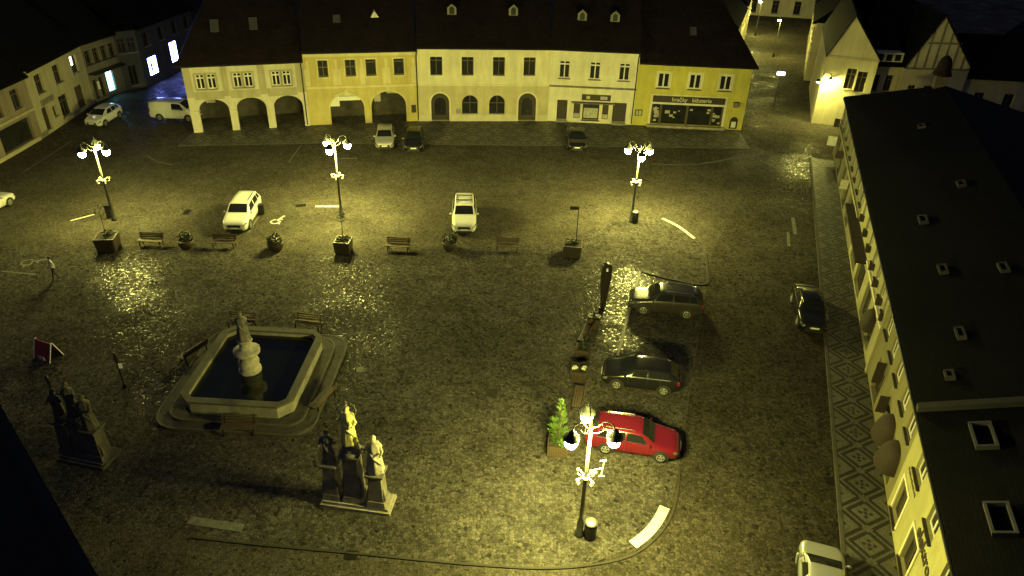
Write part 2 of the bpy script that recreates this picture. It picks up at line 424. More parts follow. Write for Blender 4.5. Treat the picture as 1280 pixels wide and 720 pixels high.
M_IRONC = mat("cast_iron", (.030, .027, .022), .5, .6, .4, 10, .5, 40)
def cover(px, r, label):
    o = MB().lathe([(r,0),(r,.012),(r*.93,.016),(r*.9,.010),(.001,.010)], 22, cap=False).build("manhole_cover", M_IRONC, None, False, (G(*px).x, G(*px).y, .003))
    tag(o, label, "manhole cover", "manhole covers in the square")
cover((617,416), .36, "round iron manhole cover farthest from the camera in the middle of the square")
cover((512,493), .36, "round iron manhole cover in the paving between the golden statue and the other two covers")
cover((615,491), .36, "round iron manhole cover straight in front of the flower boxes, nearer of the middle pair")
cover((451,462), .30, "small round iron cover beside the right edge of the fountain steps")
def drain(px, w, d, rz, label):
    b = MB().box(-w/2, w/2, -d/2, d/2, 0, .008)
    for i in range(5): b.box(-w*.4, w*.4, -d*.42+i*d*.19, -d*.42+i*d*.19+d*.09, .008, .02)
    o = b.build("drain_grate", M_IRONC, None, False, (G(*px).x, G(*px).y, .003), rz)
    tag(o, label, "drain", "drain grates in the paving")
drain((234,265), .5, .9, 0, "dark drain grate in the paving left of the parked white SUV")
drain((376,257), .8, .5, .2, "dark drain grate between the painted wheelchair symbol and the second lamp post")
drain((439,694), .55, .5, 0, "square dark drain grate at the start of the curved kerb before the golden statue")
drain((1037,601), .5, .55, 0, "dark drain grate in the gutter of the mosaic pavement")
drain((1002,318), .6, .45, 0, "dark drain grate in the road beside the faded white dashes")

# pavements with the lozenge mosaic
fa, fb = G(1037,168), G(1107.5,624)          # street wall of the right-hand block
BD = Vector((fb.x-fa.x, fb.y-fa.y, 0)).normalized(); BN = Vector((-BD.y, BD.x, 0))   # along it, into it
def BRpt(s, n=0): return Vector((fa.x, fa.y, 0)) + BD*s + BN*n
rp_w = 2.06
PAVE_H = .11
def pavement(name, A, ang, L, W, m, mk=True):
    b = MB().box(0, L, 0, W, -.02, PAVE_H)
    o = struct(b.build(name, m, None, False, (A.x, A.y, 0), ang))
    k = MB().box(0, L, -.16, -.003, -.02, PAVE_H+.004); struct(k.build("kerb", M_KERBF, None, False, (A.x, A.y, 0), ang)); return o
angB = math.atan2(BD.y, BD.x)
A = BRpt(8.0, -rp_w)
pavement("pavement", A, angB, 66, rp_w-.02, mosaic("mosaic_right", rp_w, 1.85, (.105, .098, .082), (.017, .016, .014)))
rowpx = [(243,166), (388,157), (524,151.5), (684,151.5), (790,156.5), (926,163)]
ROW = [G(*p) for p in rowpx]
edgepx = [(222,182),(320,180),(400,178.5),(520,180),(600,180.5),(690,181.5),(800,183),(937,186)]
ed = [G(*p) for p in edgepx]
org = ed[0]; angR = math.atan2(ed[-1].y-ed[0].y, ed[-1].x-ed[0].x); ca, sa = math.cos(-angR), math.sin(-angR)
def loc2(p): d = p-org; return (d.x*ca-d.y*sa, d.x*sa+d.y*ca)
poly = [loc2(p) for p in ed] + [loc2(p+Vector((0,5.0,0))) for p in reversed(ROW)]
struct(MB().prism(poly, -.02, .035).build("pavement", mosaic("mosaic_far", 2.3, 2.5, (.15,.138,.115), (.035,.032,.028)), None, False, (org.x, org.y, 0), angR))
b = MB()
for i in range(len(ed)-1): b.bar((ed[i].x, ed[i].y-.08, .015), (ed[i+1].x, ed[i+1].y-.08, .015), .15, .05)
struct(b.build("kerb", M_KERBF))

# ================================================================== BUILDINGS
def rect(x0, x1, z0, z1): return [(x0,z0),(x1,z0),(x1,z1),(x0,z1)]
def arch(x0, x1, z0, zs, n=12, k=1.0):
    r = (x1-x0)/2; c = (x0+x1)/2
    return [(x0,z0),(x1,z0)] + [(c+r*math.cos(math.pi*i/n), zs+r*k*math.sin(math.pi*i/n)) for i in range(n+1)]
def wall_mesh(b, outline, holes, y=0.0, depth=.3):
    """upright wall face at y with real openings and reveals; outline and holes are (x,z) rings"""
    rings = [[Vector((x, 0, z)) for x, z in outline]] + [[Vector((x, 0, z)) for x, z in h] for h in holes]
    flat = [v for r in rings for v in r]
    tris = tessellate_polygon(rings)
    b.add([(v.x, y, v.z) for v in flat], [tuple(t) for t in tris])
    for h in holes:
        n = len(h)
        for i in range(n):
            (x0, z0), (x1, z1) = h[i], h[(i+1) % n]
            b.quad((x0,y,z0), (x1,y,z1), (x1,y+depth,z1), (x0,y+depth,z0))
def shell(b, W, H, D, holes, depth=.3, outline=None):
    wall_mesh(b, outline or rect(0, W, 0, H), holes, 0, depth)
    b.quad((0,0,0), (0,0,H), (0,D,H), (0,D,0)); b.quad((W,0,0), (W,D,0), (W,D,H), (W,0,H))
    b.quad((0,D,0), (0,D,H), (W,D,H), (W,D,0)); b.quad((0,0,H-.02), (W,0,H-.02), (W,D,H-.02), (0,D,H-.02))
def roof_hip(b, W, D, h, rise, il=0, ir=0, ov=.45, t=.16):
    x0, x1 = (-ov if il else 0.004), (W+ov if ir else W-.004)
    A0, A1, B0, B1 = (x0,-ov,h), (x1,-ov,h), (x0,D+ov,h), (x1,D+ov,h)
    R0, R1 = (x0+il, D/2, h+rise), (x1-ir, D/2, h+rise)
    b.quad(A0, A1, R1, R0); b.quad(B1, B0, R0, R1); b.poly([B0, A0, R0]); b.poly([A1, B1, R1])
    dn = lambda p: (p[0], p[1], p[2]-t)
    b.quad(A0, dn(A0), dn(A1), A1); b.quad(B0, A0, dn(A0), dn(B0)) if il else None
    b.quad(A1, B1, dn(B1), dn(A1)) if ir else None
    b.quad(dn(A0), dn(B0), dn(B1), dn(A1))
def window(par, x, z, w, h, m=M_FRAMEW, bars=1, transom=0.0, y=.2, f=.07, sill=M_STONE, pane=M_GLASS, surround=None, blind=False):
    """window centred at x, bottom z: frame part with pane (and sill) as sub-parts, standing in its opening"""
    b = MB(); x0, x1 = x-w/2+.004, x+w/2-.004; z0, z1 = z+.004, z+h-.004
    b.box(x0, x0+f, y, y+.07, z0, z1); b.box(x1-f, x1, y, y+.07, z0, z1)
    b.box(x0+f, x1-f, y, y+.07, z0, z0+f); b.box(x0+f, x1-f, y, y+.07, z1-f, z1)
    for i in range(bars):
        c = x0+(x1-x0)*(i+1)/(bars+1); b.box(c-f*.6, c+f*.6, y-.006, y+.064, z0+f, z1-f)
    if transom: zt = z0+(z1-z0)*transom; b.box(x0+f, x1-f, y-.012, y+.05, zt-f*.7, zt+f*.7)
    o = b.build("window", m, par)
    MB().box(x0+f*.5, x1-f*.5, y+.025, y+.045, z0+f*.5, z1-f*.5).build("pane", pane, o)
    if sill: MB().box(x0-.1, x1+.1, -.13, y-.004, z-.09, z-.002).build("sill", sill, o)
    if surround:
        e = .16; q = MB()
        q.box(x0-e, x0-.004, -.05, .02, z0-.0, z1+e); q.box(x1+.004, x1+e, -.05, .02, z0, z1+e); q.box(x0-.004, x1+.004, -.05, .02, z1+.004, z1+e)
        q.build("surround", surround, o)
    return o
def door(par, x, w, h, z=.05, m=M_WOODD, y=.22, ring=None, arched=False, glass=False):
    b = MB(); x0, x1 = x-w/2, x+w/2
    ring = ring or (arch(x0+.004, x1-.004, z, h-(w/2), 12) if arched else rect(x0+.004, x1-.004, z, h-.004))
    b.prismy(ring, y, y+.06)
    for s in (-1, 1): b.box(x+s*w*.25-w*.17, x+s*w*.25+w*.17, y-.02, y-.002, z+.15, z+(h-z)*.40)
    o = b.build("door", m, par)
    if glass:
        MB().prismy([(x+(q[0]-x)*.62, z+.55+(q[1]-z)*.62) for q in ring], y-.03, y-.012).build("pane", M_GLASS, o)
    k = MB().box(x+.04, x+.16, y-.07, y-.04, z+.98, z+1.02).build("handle", M_CHROME, o)
    return o
def place(PL, PR):
    d = PR-PL; return (PL.x, PL.y, 0), math.atan2(d.y, d.x), math.hypot(d.x, d.y)
def gutter(par, W, h, ov=.45, m=M_DARKMET, pipes=()):
    b = MB().tube([(.01,-ov-.06,h-.10),(W-.01,-ov-.06,h-.10)], .075, 8)
    for x in pipes: b.tube([(x,-ov-.06,h-.15),(x,-ov-.02,h-.32),(x,-.10,h-.62),(x,-.10,.15)], .055, 8)
    return b.build("gutter", m, par)
def dormer(par, x, D, h, rise, frac, w=.9, hh=1.05, lit=None, fm=None):
    """little gabled dormer standing on the front slope, par = roof"""
    y = frac*D/2-.45*(1-frac); z = h+rise*frac; sl = rise/(D/2+.45); L = hh/sl+.25
    fm = fm or mat("weathered_white_board", (.20,.195,.19), .7, 0, .2)
    b = MB(); b.prismy([(x-w/2,z-.12),(x+w/2,z-.12),(x+w/2,z+hh*.62),(x,z+hh),(x-w/2,z+hh*.62)], y, y+L)
    o = b.build("dormer", fm, par)
    MB().prismy([(x-w*.27,z+.06),(x+w*.27,z+.06),(x+w*.27,z+hh*.58),(x,z+hh*.78),(x-w*.27,z+hh*.58)], y-.03, y-.004).build("pane", M_DULLG, o)
    q = MB()
    for sg in (-1, 1): q.bar((x, y+L*.5-.05, z+hh+.05), (x+sg*(w/2+.1), y+L*.5-.05, z+hh*.58+.02), L+.16, .06)
    q.build("dormer_roof", M_ROOF, o)
    return o
def skylight(par, x, D, h, rise, frac, w=.8, l=1.1, m=None):
    sl = rise/(D/2+.45); n = math.sqrt(1+sl*sl); y = frac*(D/2+.45)-.45; z = h+rise*frac
    b = MB(); dy, dz = l/n, l*sl/n
    p = lambda x_, t, o: (x_, y+dy*t-sl/n*o, z+dz*t+o/n)
    for (xa, xb, ta, tb) in ((-w/2, w/2, 0, .1), (-w/2, w/2, .9, 1), (-w/2, -w/2+.09, .1, .9), (w/2-.09, w/2, .1, .9)):
        b.add([p(x+xa,ta,-.05),p(x+xb,ta,-.05),p(x+xb,tb,-.05),p(x+xa,tb,-.05),p(x+xa,ta,.12),p(x+xb,ta,.12),p(x+xb,tb,.12),p(x+xa,tb,.12)],
              [(0,3,2,1),(4,5,6,7),(0,1,5,4),(1,2,6,5),(2,3,7,6),(3,0,4,7)])
    b.quad(p(x-w/2,.08,.05), p(x+w/2,.08,.05), p(x+w/2,.92,.05), p(x-w/2,.92,.05))
    return b.build("skylight", m or mat("zinc_flashing", (.10,.10,.105), .5, .3, .2), par)
def chimney(par, x, y, z0, z1, w=.7, d=.55):
    b = MB().box(x-w/2, x+w/2, y-d/2, y+d/2, z0, z1).box(x-w/2-.08, x+w/2+.08, y-d/2-.08, y+d/2+.08, z1+.001, z1+.12)
    return b.build("chimney", mat("old_brick", (.07,.05,.04), .9, 0, .4, 6), par)

# ---- the row across the square -------------------------------------------------
P1 = plaster("plaster_arcade_panel", (.62,.58,.47)); P1D = plaster("plaster_arcade_band", (.42,.38,.27))
P2 = plaster("plaster_ochre", (.54,.46,.19)); P2L = plaster("plaster_ochre_light", (.64,.58,.33))
P3 = plaster("plaster_cream", (.74,.69,.50)); P3D = plaster("plaster_cream_lower", (.56,.50,.32)); P3P = plaster("plaster_plinth", (.60,.56,.42))
P4 = plaster("plaster_ivory", (.76,.72,.56)); P5 = plaster("plaster_yellow", (.58,.53,.13)); P5L = plaster("plaster_white_trim", (.74,.71,.58))
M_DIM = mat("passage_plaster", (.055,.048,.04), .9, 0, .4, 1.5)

# 1 arcade house
loc, rz, W = place(ROW[0], ROW[1]); h = 6.55; D = 13
t = thing("arcade_house", "pale house with three open arches under three pairs of framed windows", "house", loc, rz, "houses in the row behind the square")
hs = []; piers = [(.075,.325), (.388,.640), (.705,.955)]
for a0, a1 in piers: hs.append(arch(W*a0, W*a1, .02, 2.15, 14, .75))
wins = [.175, .478, .80]; ww, wh = .80, 1.42; wz = 4.15
for c in wins:
    for s in (-1, 1): hs.append(rect(W*c+s*.50-ww/2, W*c+s*.50+ww/2, wz, wz+wh))
b = MB(); wall_mesh(b, rect(0, W, 0, h), hs, 0, .45)
b.quad((0,.45,3.6),(W,.45,3.6),(W,4.2,3.6),(0,4.2,3.6))
b.quad((0,4.2,0),(0,4.2,h),(0,D,h),(0,D,0)); b.quad((0,0,3.6),(0,0,h),(0,4.2,h),(0,4.2,3.6)); b.quad((W,0,0),(W,D,0),(W,D,h),(W,0,h)); b.quad((0,D,0),(0,D,h),(W,D,h),(W,D,0))
b.quad((0,.45,0),(0,.45,3.6),(0,0,3.6),(0,0,0)); b.quad((0,3.7,0),(0,3.7,3.6),(0,4.2,3.6),(0,4.2,0))
b.build("wall", P1, t)
b = MB()
for x0, x1 in ((0,.06*W),(.305*W,.355*W),(.605*W,.665*W),(.925*W,W)): b.box(x0+.002, x1-.002, -.07, .0-.001, 3.45, h-.02)
b.box(.062*W, .303*W, -.06, -.001, 3.2, 3.95); b.box(.357*W, .603*W, -.06, -.001, 3.2, 3.95); b.box(.667*W, .923*W, -.06, -.001, 3.2, 3.95)
b.build("facade_band", P1D, t)
for x0, x1 in ((0,.073*W),(.327*W,.386*W),(.642*W,.703*W),(.957*W,W)): MB().box(x0+.002, x1-.002, -.09, -.001, .02, 2.1).build("pier_facing", P1, t)
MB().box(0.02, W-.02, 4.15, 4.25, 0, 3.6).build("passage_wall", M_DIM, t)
for x, z0, w_, h_ in ((W*.14, 1.6, .9, 1.1), (W*.47, 1.9, 1.5, 1.0), (W*.73, 1.7, .5, 1.2), (W*.88, 2.6, .9, .4)):
    MB().box(x-w_/2, x+w_/2, 4.08, 4.14, z0, z0+h_).build("passage_sign", M_PAPER, t)
for c in wins:
    for s in (-1, 1): window(t, W*c+s*.50, wz, ww, wh, bars=1, transom=.74, f=.10, surround=P1D, sill=P1D)
rf = MB(); roof_hip(rf, W, D, h, 6.6, 4.2, 0); rf = fixn(rf.build("roof", M_ROOF, t))
for x, fr in ((W*.30, .36), (W*.62, .37)): skylight(rf, x, D, h, 6.6, fr, .75, 1.3)
gutter(t, W, h, pipes=(W-.25,))
# 2 ochre house with two arches
loc, rz, W = place(ROW[1], ROW[2]); h = 7.35
t = thing("ochre_house", "ochre house with two big arches, four windows and pale pilaster ornaments under the eaves", "house", loc, rz, "houses in the row behind the square")
hs = [arch(W*.195, W*.50, .02, 1.75, 14, .80), arch(W*.565, W*.885, .02, 1.75, 14, .86)]
wc = [(.165,.95), (.405,1.0), (.585,1.0), (.835,1.0)]
for c, ww in wc: hs.append(rect(W*c-ww/2, W*c+ww/2, 4.85, 6.45))
b = MB(); shell(b, W, h, D, hs, .4); b.build("wall", P2, t)
b = MB(); b.box(.002, W-.002, -.08, -.001, h-.55, h-.02)
for x0, x1 in ((0,.045),(.245,.315),(.485,.525),(.685,.755),(.945,1)): b.box(W*x0+.003, W*x1-.003, -.06, -.001, 4.0, 5.6); 
for x in (.03,.28,.505,.72,.965): b.box(W*x-.12, W*x+.12, -.075, -.001, 5.602, 6.5); b.box(W*x-.2, W*x+.2, -.13, -.081, h-.5, h-.12)
for c, ww in wc:
    q = .13
    for (x0, x1, z0, z1) in ((W*c-ww/2-q, W*c-ww/2-.003, 4.85-q, 6.45+q), (W*c+ww/2+.003, W*c+ww/2+q, 4.85-q, 6.45+q), (W*c-ww/2-.003, W*c+ww/2+.003, 6.453, 6.45+q), (W*c-ww/2-.003, W*c+ww/2+.003, 4.85-q, 4.847)): b.box(x0, x1, -.045, -.001, z0, z1)
b.build("pilaster_ornament", P2L, t)
MB().box(.0, W, -.10, -.001, 3.82, 3.95).box(.0, W, -.07, -.001, 3.70, 3.817).build("string_course", P2L, t)
for hh in hs[:2]:
    b = MB(); n = len(hh); cx = (hh[0][0]+hh[1][0])/2
    o_ = [((x-cx)*1.07+cx, z if z < 1 else 1.75+(z-1.75)*1.10) for x, z in hh[2:]]; i_ = hh[2:]
    for i in range(len(i_)-1): b.add([(o_[i][0],-.05,o_[i][1]),(o_[i+1][0],-.05,o_[i+1][1]),(i_[i+1][0],-.05,i_[i+1][1]),(i_[i][0],-.05,i_[i][1]),
            (o_[i][0],0,o_[i][1]),(o_[i+1][0],0,o_[i+1][1]),(i_[i+1][0],0,i_[i+1][1]),(i_[i][0],0,i_[i][1])], [(0,3,2,1),(0,1,5,4),(2,3,7,6)])
    b.box(cx-.14, cx+.14, -.10, -.051, max(z for x, z in hh), max(z for x, z in hh)+.42)
    b.build("arch_moulding", P2L, t)
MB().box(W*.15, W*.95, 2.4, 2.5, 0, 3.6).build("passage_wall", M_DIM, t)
MB().box(W*.198, W*.28, .41, .6, 1.75, 3.0).box(W*.275, W*.47, .3, .38, 2.35, 2.75).build("hanging_sign", M_SIGNW, t)
MB().prismy([(W*.24,2.95),(W*.42,2.95),(W*.42,3.1),(W*.36,3.35),(W*.30,3.35),(W*.24,3.1)], -.16, -.01).build("relief_plaque", P2L, t)
MB().box(W*.60, W*.66, 2.3, 2.39, 1.5, 2.6).box(W*.72, W*.82, 2.3, 2.39, 2.3, 2.6).build("passage_sign", M_PAPER, t)
MB().box(W*.932, W*.975, -.07, -.001, .95, 1.75).build("notice_case", M_WOODD, t)
for i, (c, ww) in enumerate(wc): window(t, W*c, 4.85, ww, 1.6, M_FRAMED, 1 if i < 2 else 0, .55 if i < 2 else .8, sill=P2L)
rf = MB(); roof_hip(rf, W, D, h, 6.4); rf = fixn(rf.build("roof", M_ROOF, t))
skylight(rf, W*.32, D, h, 6.4, .34, .7, .8); 
o = MB().prismy([(W*.62,h+6.4*.40),(W*.62+.75,h+6.4*.40),(W*.62+.375,h+6.4*.40+.62)], 13/2*.40-.5, 13/2*.40+.6).build("dormer", M_FRAMEW, rf)
gutter(t, W, h, pipes=(W-.08,))
# 3 cream house with arched doors
loc, rz, W = place(ROW[2], ROW[3]); h = 7.6
t = thing("cream_house", "wide cream house with two arched doorways and two arched windows between them", "house", loc, rz, "houses in the row behind the square")
wc = [.142, .376, .611, .843]; hs = [rect(W*c-.6, W*c+.6, 4.75, 6.6) for c in wc]
dr = [(.165,1.85,2.95), (.837,1.85,2.98)]
for c, ww, hh in dr: hs.append(arch(W*c-ww/2, W*c+ww/2, .05, hh-ww/2))
aw = [(.393,1.62), (.602,1.62)]
for c, ww in aw: hs.append(arch(W*c-ww/2, W*c+ww/2, .75, 2.75-ww/2))
b = MB(); shell(b, W, h, D, hs, .38); b.build("wall", P3, t)
# darker ground-storey render set proud of the wall, cut round the same openings
b = MB(); wall_mesh(b, rect(.003, W-.003, .02, 3.75), [x for x in hs[4:]], -.03, .03); b.build("lower_wall_render", P3D, t)
MB().box(.0, W, -.09, -.032, 3.72, 3.86).box(0, W, -.12, -.001, h-.35, h-.03).build("string_course", P3, t)
b = MB()
for x0, x1 in ((0,.09),(.235,.755),(.92,1)): b.box(W*x0+.002, W*x1-.002, -.08, -.031, .02, .72)
b.build("plinth", P3P, t)
for c in wc:
    b = MB(); e = .17; x0, x1 = W*c-.6, W*c+.6
    b.box(x0-e, x0-.003, -.05, -.001, 4.75-e, 6.6+e); b.box(x1+.003, x1+e, -.05, -.001, 4.75-e, 6.6+e); b.box(x0-.003, x1+.003, -.05, -.001, 6.603, 6.6+e); b.box(x0-.003, x1+.003, -.05, -.001, 4.75-e, 4.747)
    b.build("window_surround", P4, t)
for c in wc: window(t, W*c, 4.75, 1.2, 1.85, M_FRAMED, 1, .78, sill=None)
for c, ww, hh in dr:
    door(t, W*c, ww, hh, .05, M_WOODD, .25, arched=True, glass=True)
    b = MB(); i_ = arch(W*c-ww/2, W*c+ww/2, .05, hh-ww/2)[2:]; o_ = arch(W*c-ww/2-.16, W*c+ww/2+.16, .05, hh-ww/2)[2:]
    for i in range(len(i_)-1): b.prismy([o_[i], i_[i], i_[i+1], o_[i+1]], -.07, -.031)
    b.box(W*c-ww/2-.16, W*c-ww/2-.001, -.07, -.031, .02, hh-ww/2); b.box(W*c+ww/2+.001, W*c+ww/2+.16, -.07, -.031, .02, hh-ww/2)
    b.build("door_surround", P3, t)
for c, ww in aw:
    o = MB().prismy(arch(W*c-ww/2+.01, W*c+ww/2-.01, .76, 2.75-ww/2-.01), .26, .30).build("arched_window", M_GLASS, t)
    MB().box(W*c-.04, W*c+.04, .2, .255, .77, 2.7).box(W*c-ww/2+.02, W*c+ww/2-.02, .21, .255, 1.85, 1.93).build("glazing_bar", M_FRAMED, o)
MB().box(W*.285, W*.325, -.12, -.031, .85, 1.35).build("letter_box", M_STEEL, t)
rf = MB(); roof_hip(rf, W, D, h, 6.3); rf = fixn(rf.build("roof", M_ROOF, t))
for x in (.265, .725): dormer(t, W*x, D, h, 6.3, .40)
gutter(t, W, h)
# 4 ivory house with a shop portal
loc, rz, W = place(ROW[3], ROW[4]); h = 7.6
t = thing("ivory_house", "narrow ivory house with a dark shop portal between two plain doors", "house", loc, rz, "houses in the row behind the square")
wc = [.165, .512, .845]; hs = [rect(W*c-.55, W*c+.55, 4.6, 6.35) for c in wc]
hs += [rect(W*.105, W*.225, .25, 2.35), rect(W*.755, W*.915, .25, 2.3), rect(W*.405, W*.60, .35, 2.05)]
b = MB(); shell(b, W, h, D, hs, .3); b.build("wall", P4, t)
MB().box(.002, W-.002, -.09, -.001, 3.68, 3.86).build("string_course", M_STONED, t); MB().box(0, W, -.14, -.001, h-.3, h-.03).build("cornice", P4, t)
for c in wc: window(t, W*c, 4.6, 1.1, 1.75, M_FRAMEW, 1, .80, y=.12, f=.09, sill=M_STONED, surround=P4)
door(t, W*.165, W*.12-.02, 2.33, .26); door(t, W*.835, W*.16-.02, 2.28, .26)
MB().box(W*.385, W*.72, -.14, -.001, 2.45, 3.05).build("shop_board", M_WOODD, t)
MB().box(W*.27, W*.77, -.5, -.001, 2.18, 2.28).build("portal_cornice", M_STONED, t)
MB().box(W*.30, W*.375, -.12, -.001, .55, 2.12).build("display_case", M_WOODD, t); MB().box(W*.635, W*.705, -.12, -.001, .55, 2.12).build("display_case", M_WOODD, t)
MB().box(W*.305, W*.37, -.16, -.122, .62, 1.05).box(W*.64, W*.70, -.16, -.122, .62, 1.05).box(W*.44, W*.48, -.17, -.142, 2.6, 2.92).box(W*.60, W*.68, -.17, -.142, 2.6, 2.92).build("poster", M_PAPER, t)
o = window(t, W*.5025, .35, W*.195, 1.7, M_WOODD, 0, 0, sill=M_WOODD)
MB().box(W*.42, W*.585, .205, .222, .5, 1.55).build("shop_blind", M_PAPER, o)
MB().box(W*.105, W*.225, -.35, -.001, .0, .24).box(W*.755, W*.915, -.35, -.001, 0, .24).build("door_step", M_STONE, t)
rf = MB(); roof_hip(rf, W, D, h, 6.3); rf = fixn(rf.build("roof", M_ROOF, t))
for x in (.33, .70): dormer(t, W*x, D, h, 6.3, .36)
gutter(t, W, h, pipes=(W-.12,))
# 5 yellow shop house
loc, rz, W = place(ROW[4], ROW[5]); h = 6.6
t = thing("yellow_shop_house", "low yellow house with a wide toy and jewellery shopfront under a dark lettered board", "house", loc, rz, "houses in the row behind the square")
wc = [.235, .515, .785]; hs = [rect(W*c-.62, W*c+.62, 4.05, 5.6) for c in wc] + [rect(W*.16, W*.81, .3, 2.4)]
b = MB(); shell(b, W, h, D, hs, .3); b.build("wall", P5, t)
b = MB(); b.box(W*.14, W*.158, -.07, -.001, .3, 3.4); b.box(W*.812, W*.83, -.07, -.001, .3, 3.4); b.box(W*.158, W*.812, -.07, -.001, 2.403, 2.6); b.box(W*.158, W*.812, -.07, -.001, 3.3, 3.4)
b.box(0, W, -.12, -.001, h-.25, h-.03)
b.build("shopfront_trim", P5L, t)
for c in wc: window(t, W*c, 4.05, 1.24, 1.55, M_FRAMEW, 1, 0, y=.12, f=.13, sill=M_FRAMED, surround=P5L)
sb = MB().box(W*.16, W*.81, -.12, -.071, 2.62, 3.28).build("shop_board", M_WOODD, t)
M_LET = mat("pale_lettering", (.5,.48,.38), .5, 0, .05)
text("hračky", .56, M_LET, t, (W*.40, -.122, 2.94), (R(90),0,0)); text("bižuterie", .56, M_LET, t, (W*.60, -.122, 2.94), (R(90),0,0))
MB().lathe([(.24,0),(.24,.02),(.0001,.02)], 14).build("shop_emblem", M_LET, sb).matrix_world = Matrix.Translation((W*.225,-.123,2.95)) @ Matrix.Rotation(R(90),4,'X')
for x0, x1 in ((.16,.175),(.235,.255),(.475,.495),(.70,.72),(.795,.81)): MB().box(W*x0+.004, W*x1-.004, -.02, .1, .3, 2.39).build("shopfront_post", M_FRAMED, t)
for x0, x1 in ((.175,.235),(.255,.475),(.495,.70),(.72,.795)): 
    MB().box(W*x0, W*x1, .12, .14, .34, 2.37).build("shop_window", M_GLASS, t)
rr = random.Random(3); b = MB()
for _ in range(26):
    x = W*rr.choice((rr.uniform(.26,.46), rr.uniform(.5,.69), rr.uniform(.72,.79), rr.uniform(.18,.23))); z = rr.uniform(.5,2.0); s = rr.uniform(.08,.26)
    b.box(x-s, x+s, .09, .115, z, z+s*1.3)
b.build("window_display", M_PAPER, t)
MB().box(W*.13, W*.84, -.45, -.072, .0, .28).build("shop_step", M_STONE, t)
MB().box(.15, W*.08, -.06, -.001, 1.05, 1.7).build("notice_case", M_WOODD, t); MB().box(.25, W*.04, -.075, -.062, 1.12, 1.62).box(W*.047, W*.073, -.075, -.062, 1.12, 1.62).build("poster", M_PAPER, t)
MB().prismy(arch(W*.885, W*.955, .15, 1.0), -.07, -.001).build("arched_niche", M_WOODD, t); MB().box(W*.90, W*.94, -.10, -.072, .3, .9).build("poster", M_SIGNW, t)
MB().box(W*.885, W*.925, -.5, -.08, 2.5, 3.0).build("projecting_sign", M_STONED, t)
rf = MB(); roof_hip(rf, W, D, h, 6.0, 0, 4.0); rf = fixn(rf.build("roof", M_ROOF, t)); skylight(rf, W*.47, D, h, 6.0, .38, .6, .9)
gutter(t, W, h)

# ---- the west side: houses running away along the side street ----------------------
L0 = G(-70,245); L1 = G(54,173); L2 = G(119,129); L3 = G(158,113); L4 = G(184,109); L5 = G(250,76)
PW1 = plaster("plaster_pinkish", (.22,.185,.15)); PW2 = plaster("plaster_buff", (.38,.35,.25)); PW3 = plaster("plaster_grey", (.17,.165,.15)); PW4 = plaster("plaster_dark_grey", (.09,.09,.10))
def roofed(t, W, D, h, rise, m=M_ROOFD, il=0, ir=0):
    rf = MB(); roof_hip(rf, W, D, h, rise, il, ir); return fixn(rf.build("roof", m, t))
GRP = "houses along the west side street"
loc, rz, W = place(L0, L1); h = 5.9
t = thing("town_house", "dull pinkish house with a wide dark shop opening, cut off by the picture's left edge", "house", loc, rz, GRP)
us = [W*.47, W*.66, W*.86]; hs = [rect(u-.55, u+.55, 3.45, 5.2) for u in us]+[rect(W*.60, W*.93, .4, 2.5), rect(W*.50, W*.55, .5, 2.0)]
b = MB(); shell(b, W, h, 11, hs, .3); b.build("wall", PW1, t)
MB().box(0, W, -.12, -.001, 2.8, 3.02).box(0, W, -.15, -.001, h-.3, h-.03).build("cornice", PW2, t)
for u in us: window(t, u, 3.45, 1.1, 1.75, M_FRAMED, 1, .7)
MB().box(W*.605, W*.925, .25, .28, .42, 2.48).build("shop_window", M_GLASS, t); MB().box(W*.503, W*.547, .2, .22, .52, 1.98).build("shop_window", M_GLASS, t)
MB().box(W*.3, W*.97, -.1, -.001, .02, .38).build("plinth", PW2, t); roofed(t, W, 11, h, 5)
loc, rz, W = place(L1, L2); h = 6.25
t = thing("town_house", "buff house with three upper windows, one of them lit white", "house", loc, rz, GRP)
us = [W*.19, W*.50, W*.82]; hs = [rect(u-.6, u+.6, 3.75, 5.45) for u in us] + [rect(W*.10, W*.20, .3, 2.5), rect(W*.27, W*.33, 1.1, 2.1), rect(W*.40, W*.56, .5, 2.6), rect(W*.70, W*.86, .3, 2.6)]
b = MB(); shell(b, W, h, 11, hs, .3); b.build("wall", PW2, t)
M_LIT = emit("lit_room_window", (1.0,.95,.82), 7.0)
for i, u in enumerate(us):
    o = window(t, u, 3.75, 1.2, 1.7, M_FRAMED, 1, .6)
    if i == 2: MB().box(u-.42, u+.12, .205, .222, 4.5, 5.35).build("lit_pane", M_LIT, o)
door(t, W*.15, W*.10-.02, 2.48, .31); window(t, W*.30, 1.1, W*.06, 1.0, M_FRAMED, 0); window(t, W*.48, .5, W*.16, 2.1, M_FRAMED, 1, .7); door(t, W*.78, W*.16-.02, 2.58, .31, M_FRAMED)
MB().box(W*.12, W*.33, -.08, -.001, 2.65, 3.15).build("shop_board", M_STONED, t); MB().box(0, W, -.15, -.001, h-.3, h-.03).build("cornice", PW2, t)
MB().box(.0, W*.098, -.06, -.001, .02, .5).box(W*.57, W*.695, -.06, -.001, .02, .5).build("plinth", PW3, t)
roofed(t, W, 11, h, 5)
loc, rz, W = place(L2, L3); h = 6.2
t = thing("town_house", "dark grey house whose shop window glows cyan behind the parked car", "house", loc, rz, GRP)
us = [W*.14, W*.38, W*.62, W*.86]; hs = [rect(u-.4, u+.4, 3.9, 5.3) for u in us] + [rect(W*.50, W*.72, .5, 2.6), rect(W*.08, W*.2, .3, 2.3), rect(W*.27, W*.4, .3, 2.4)]
b = MB(); shell(b, W, h, 11, hs, .3); b.build("wall", PW3, t)
for u in us: window(t, u, 3.9, .8, 1.4, M_FRAMED, 1, .7, sill=M_WOODD)
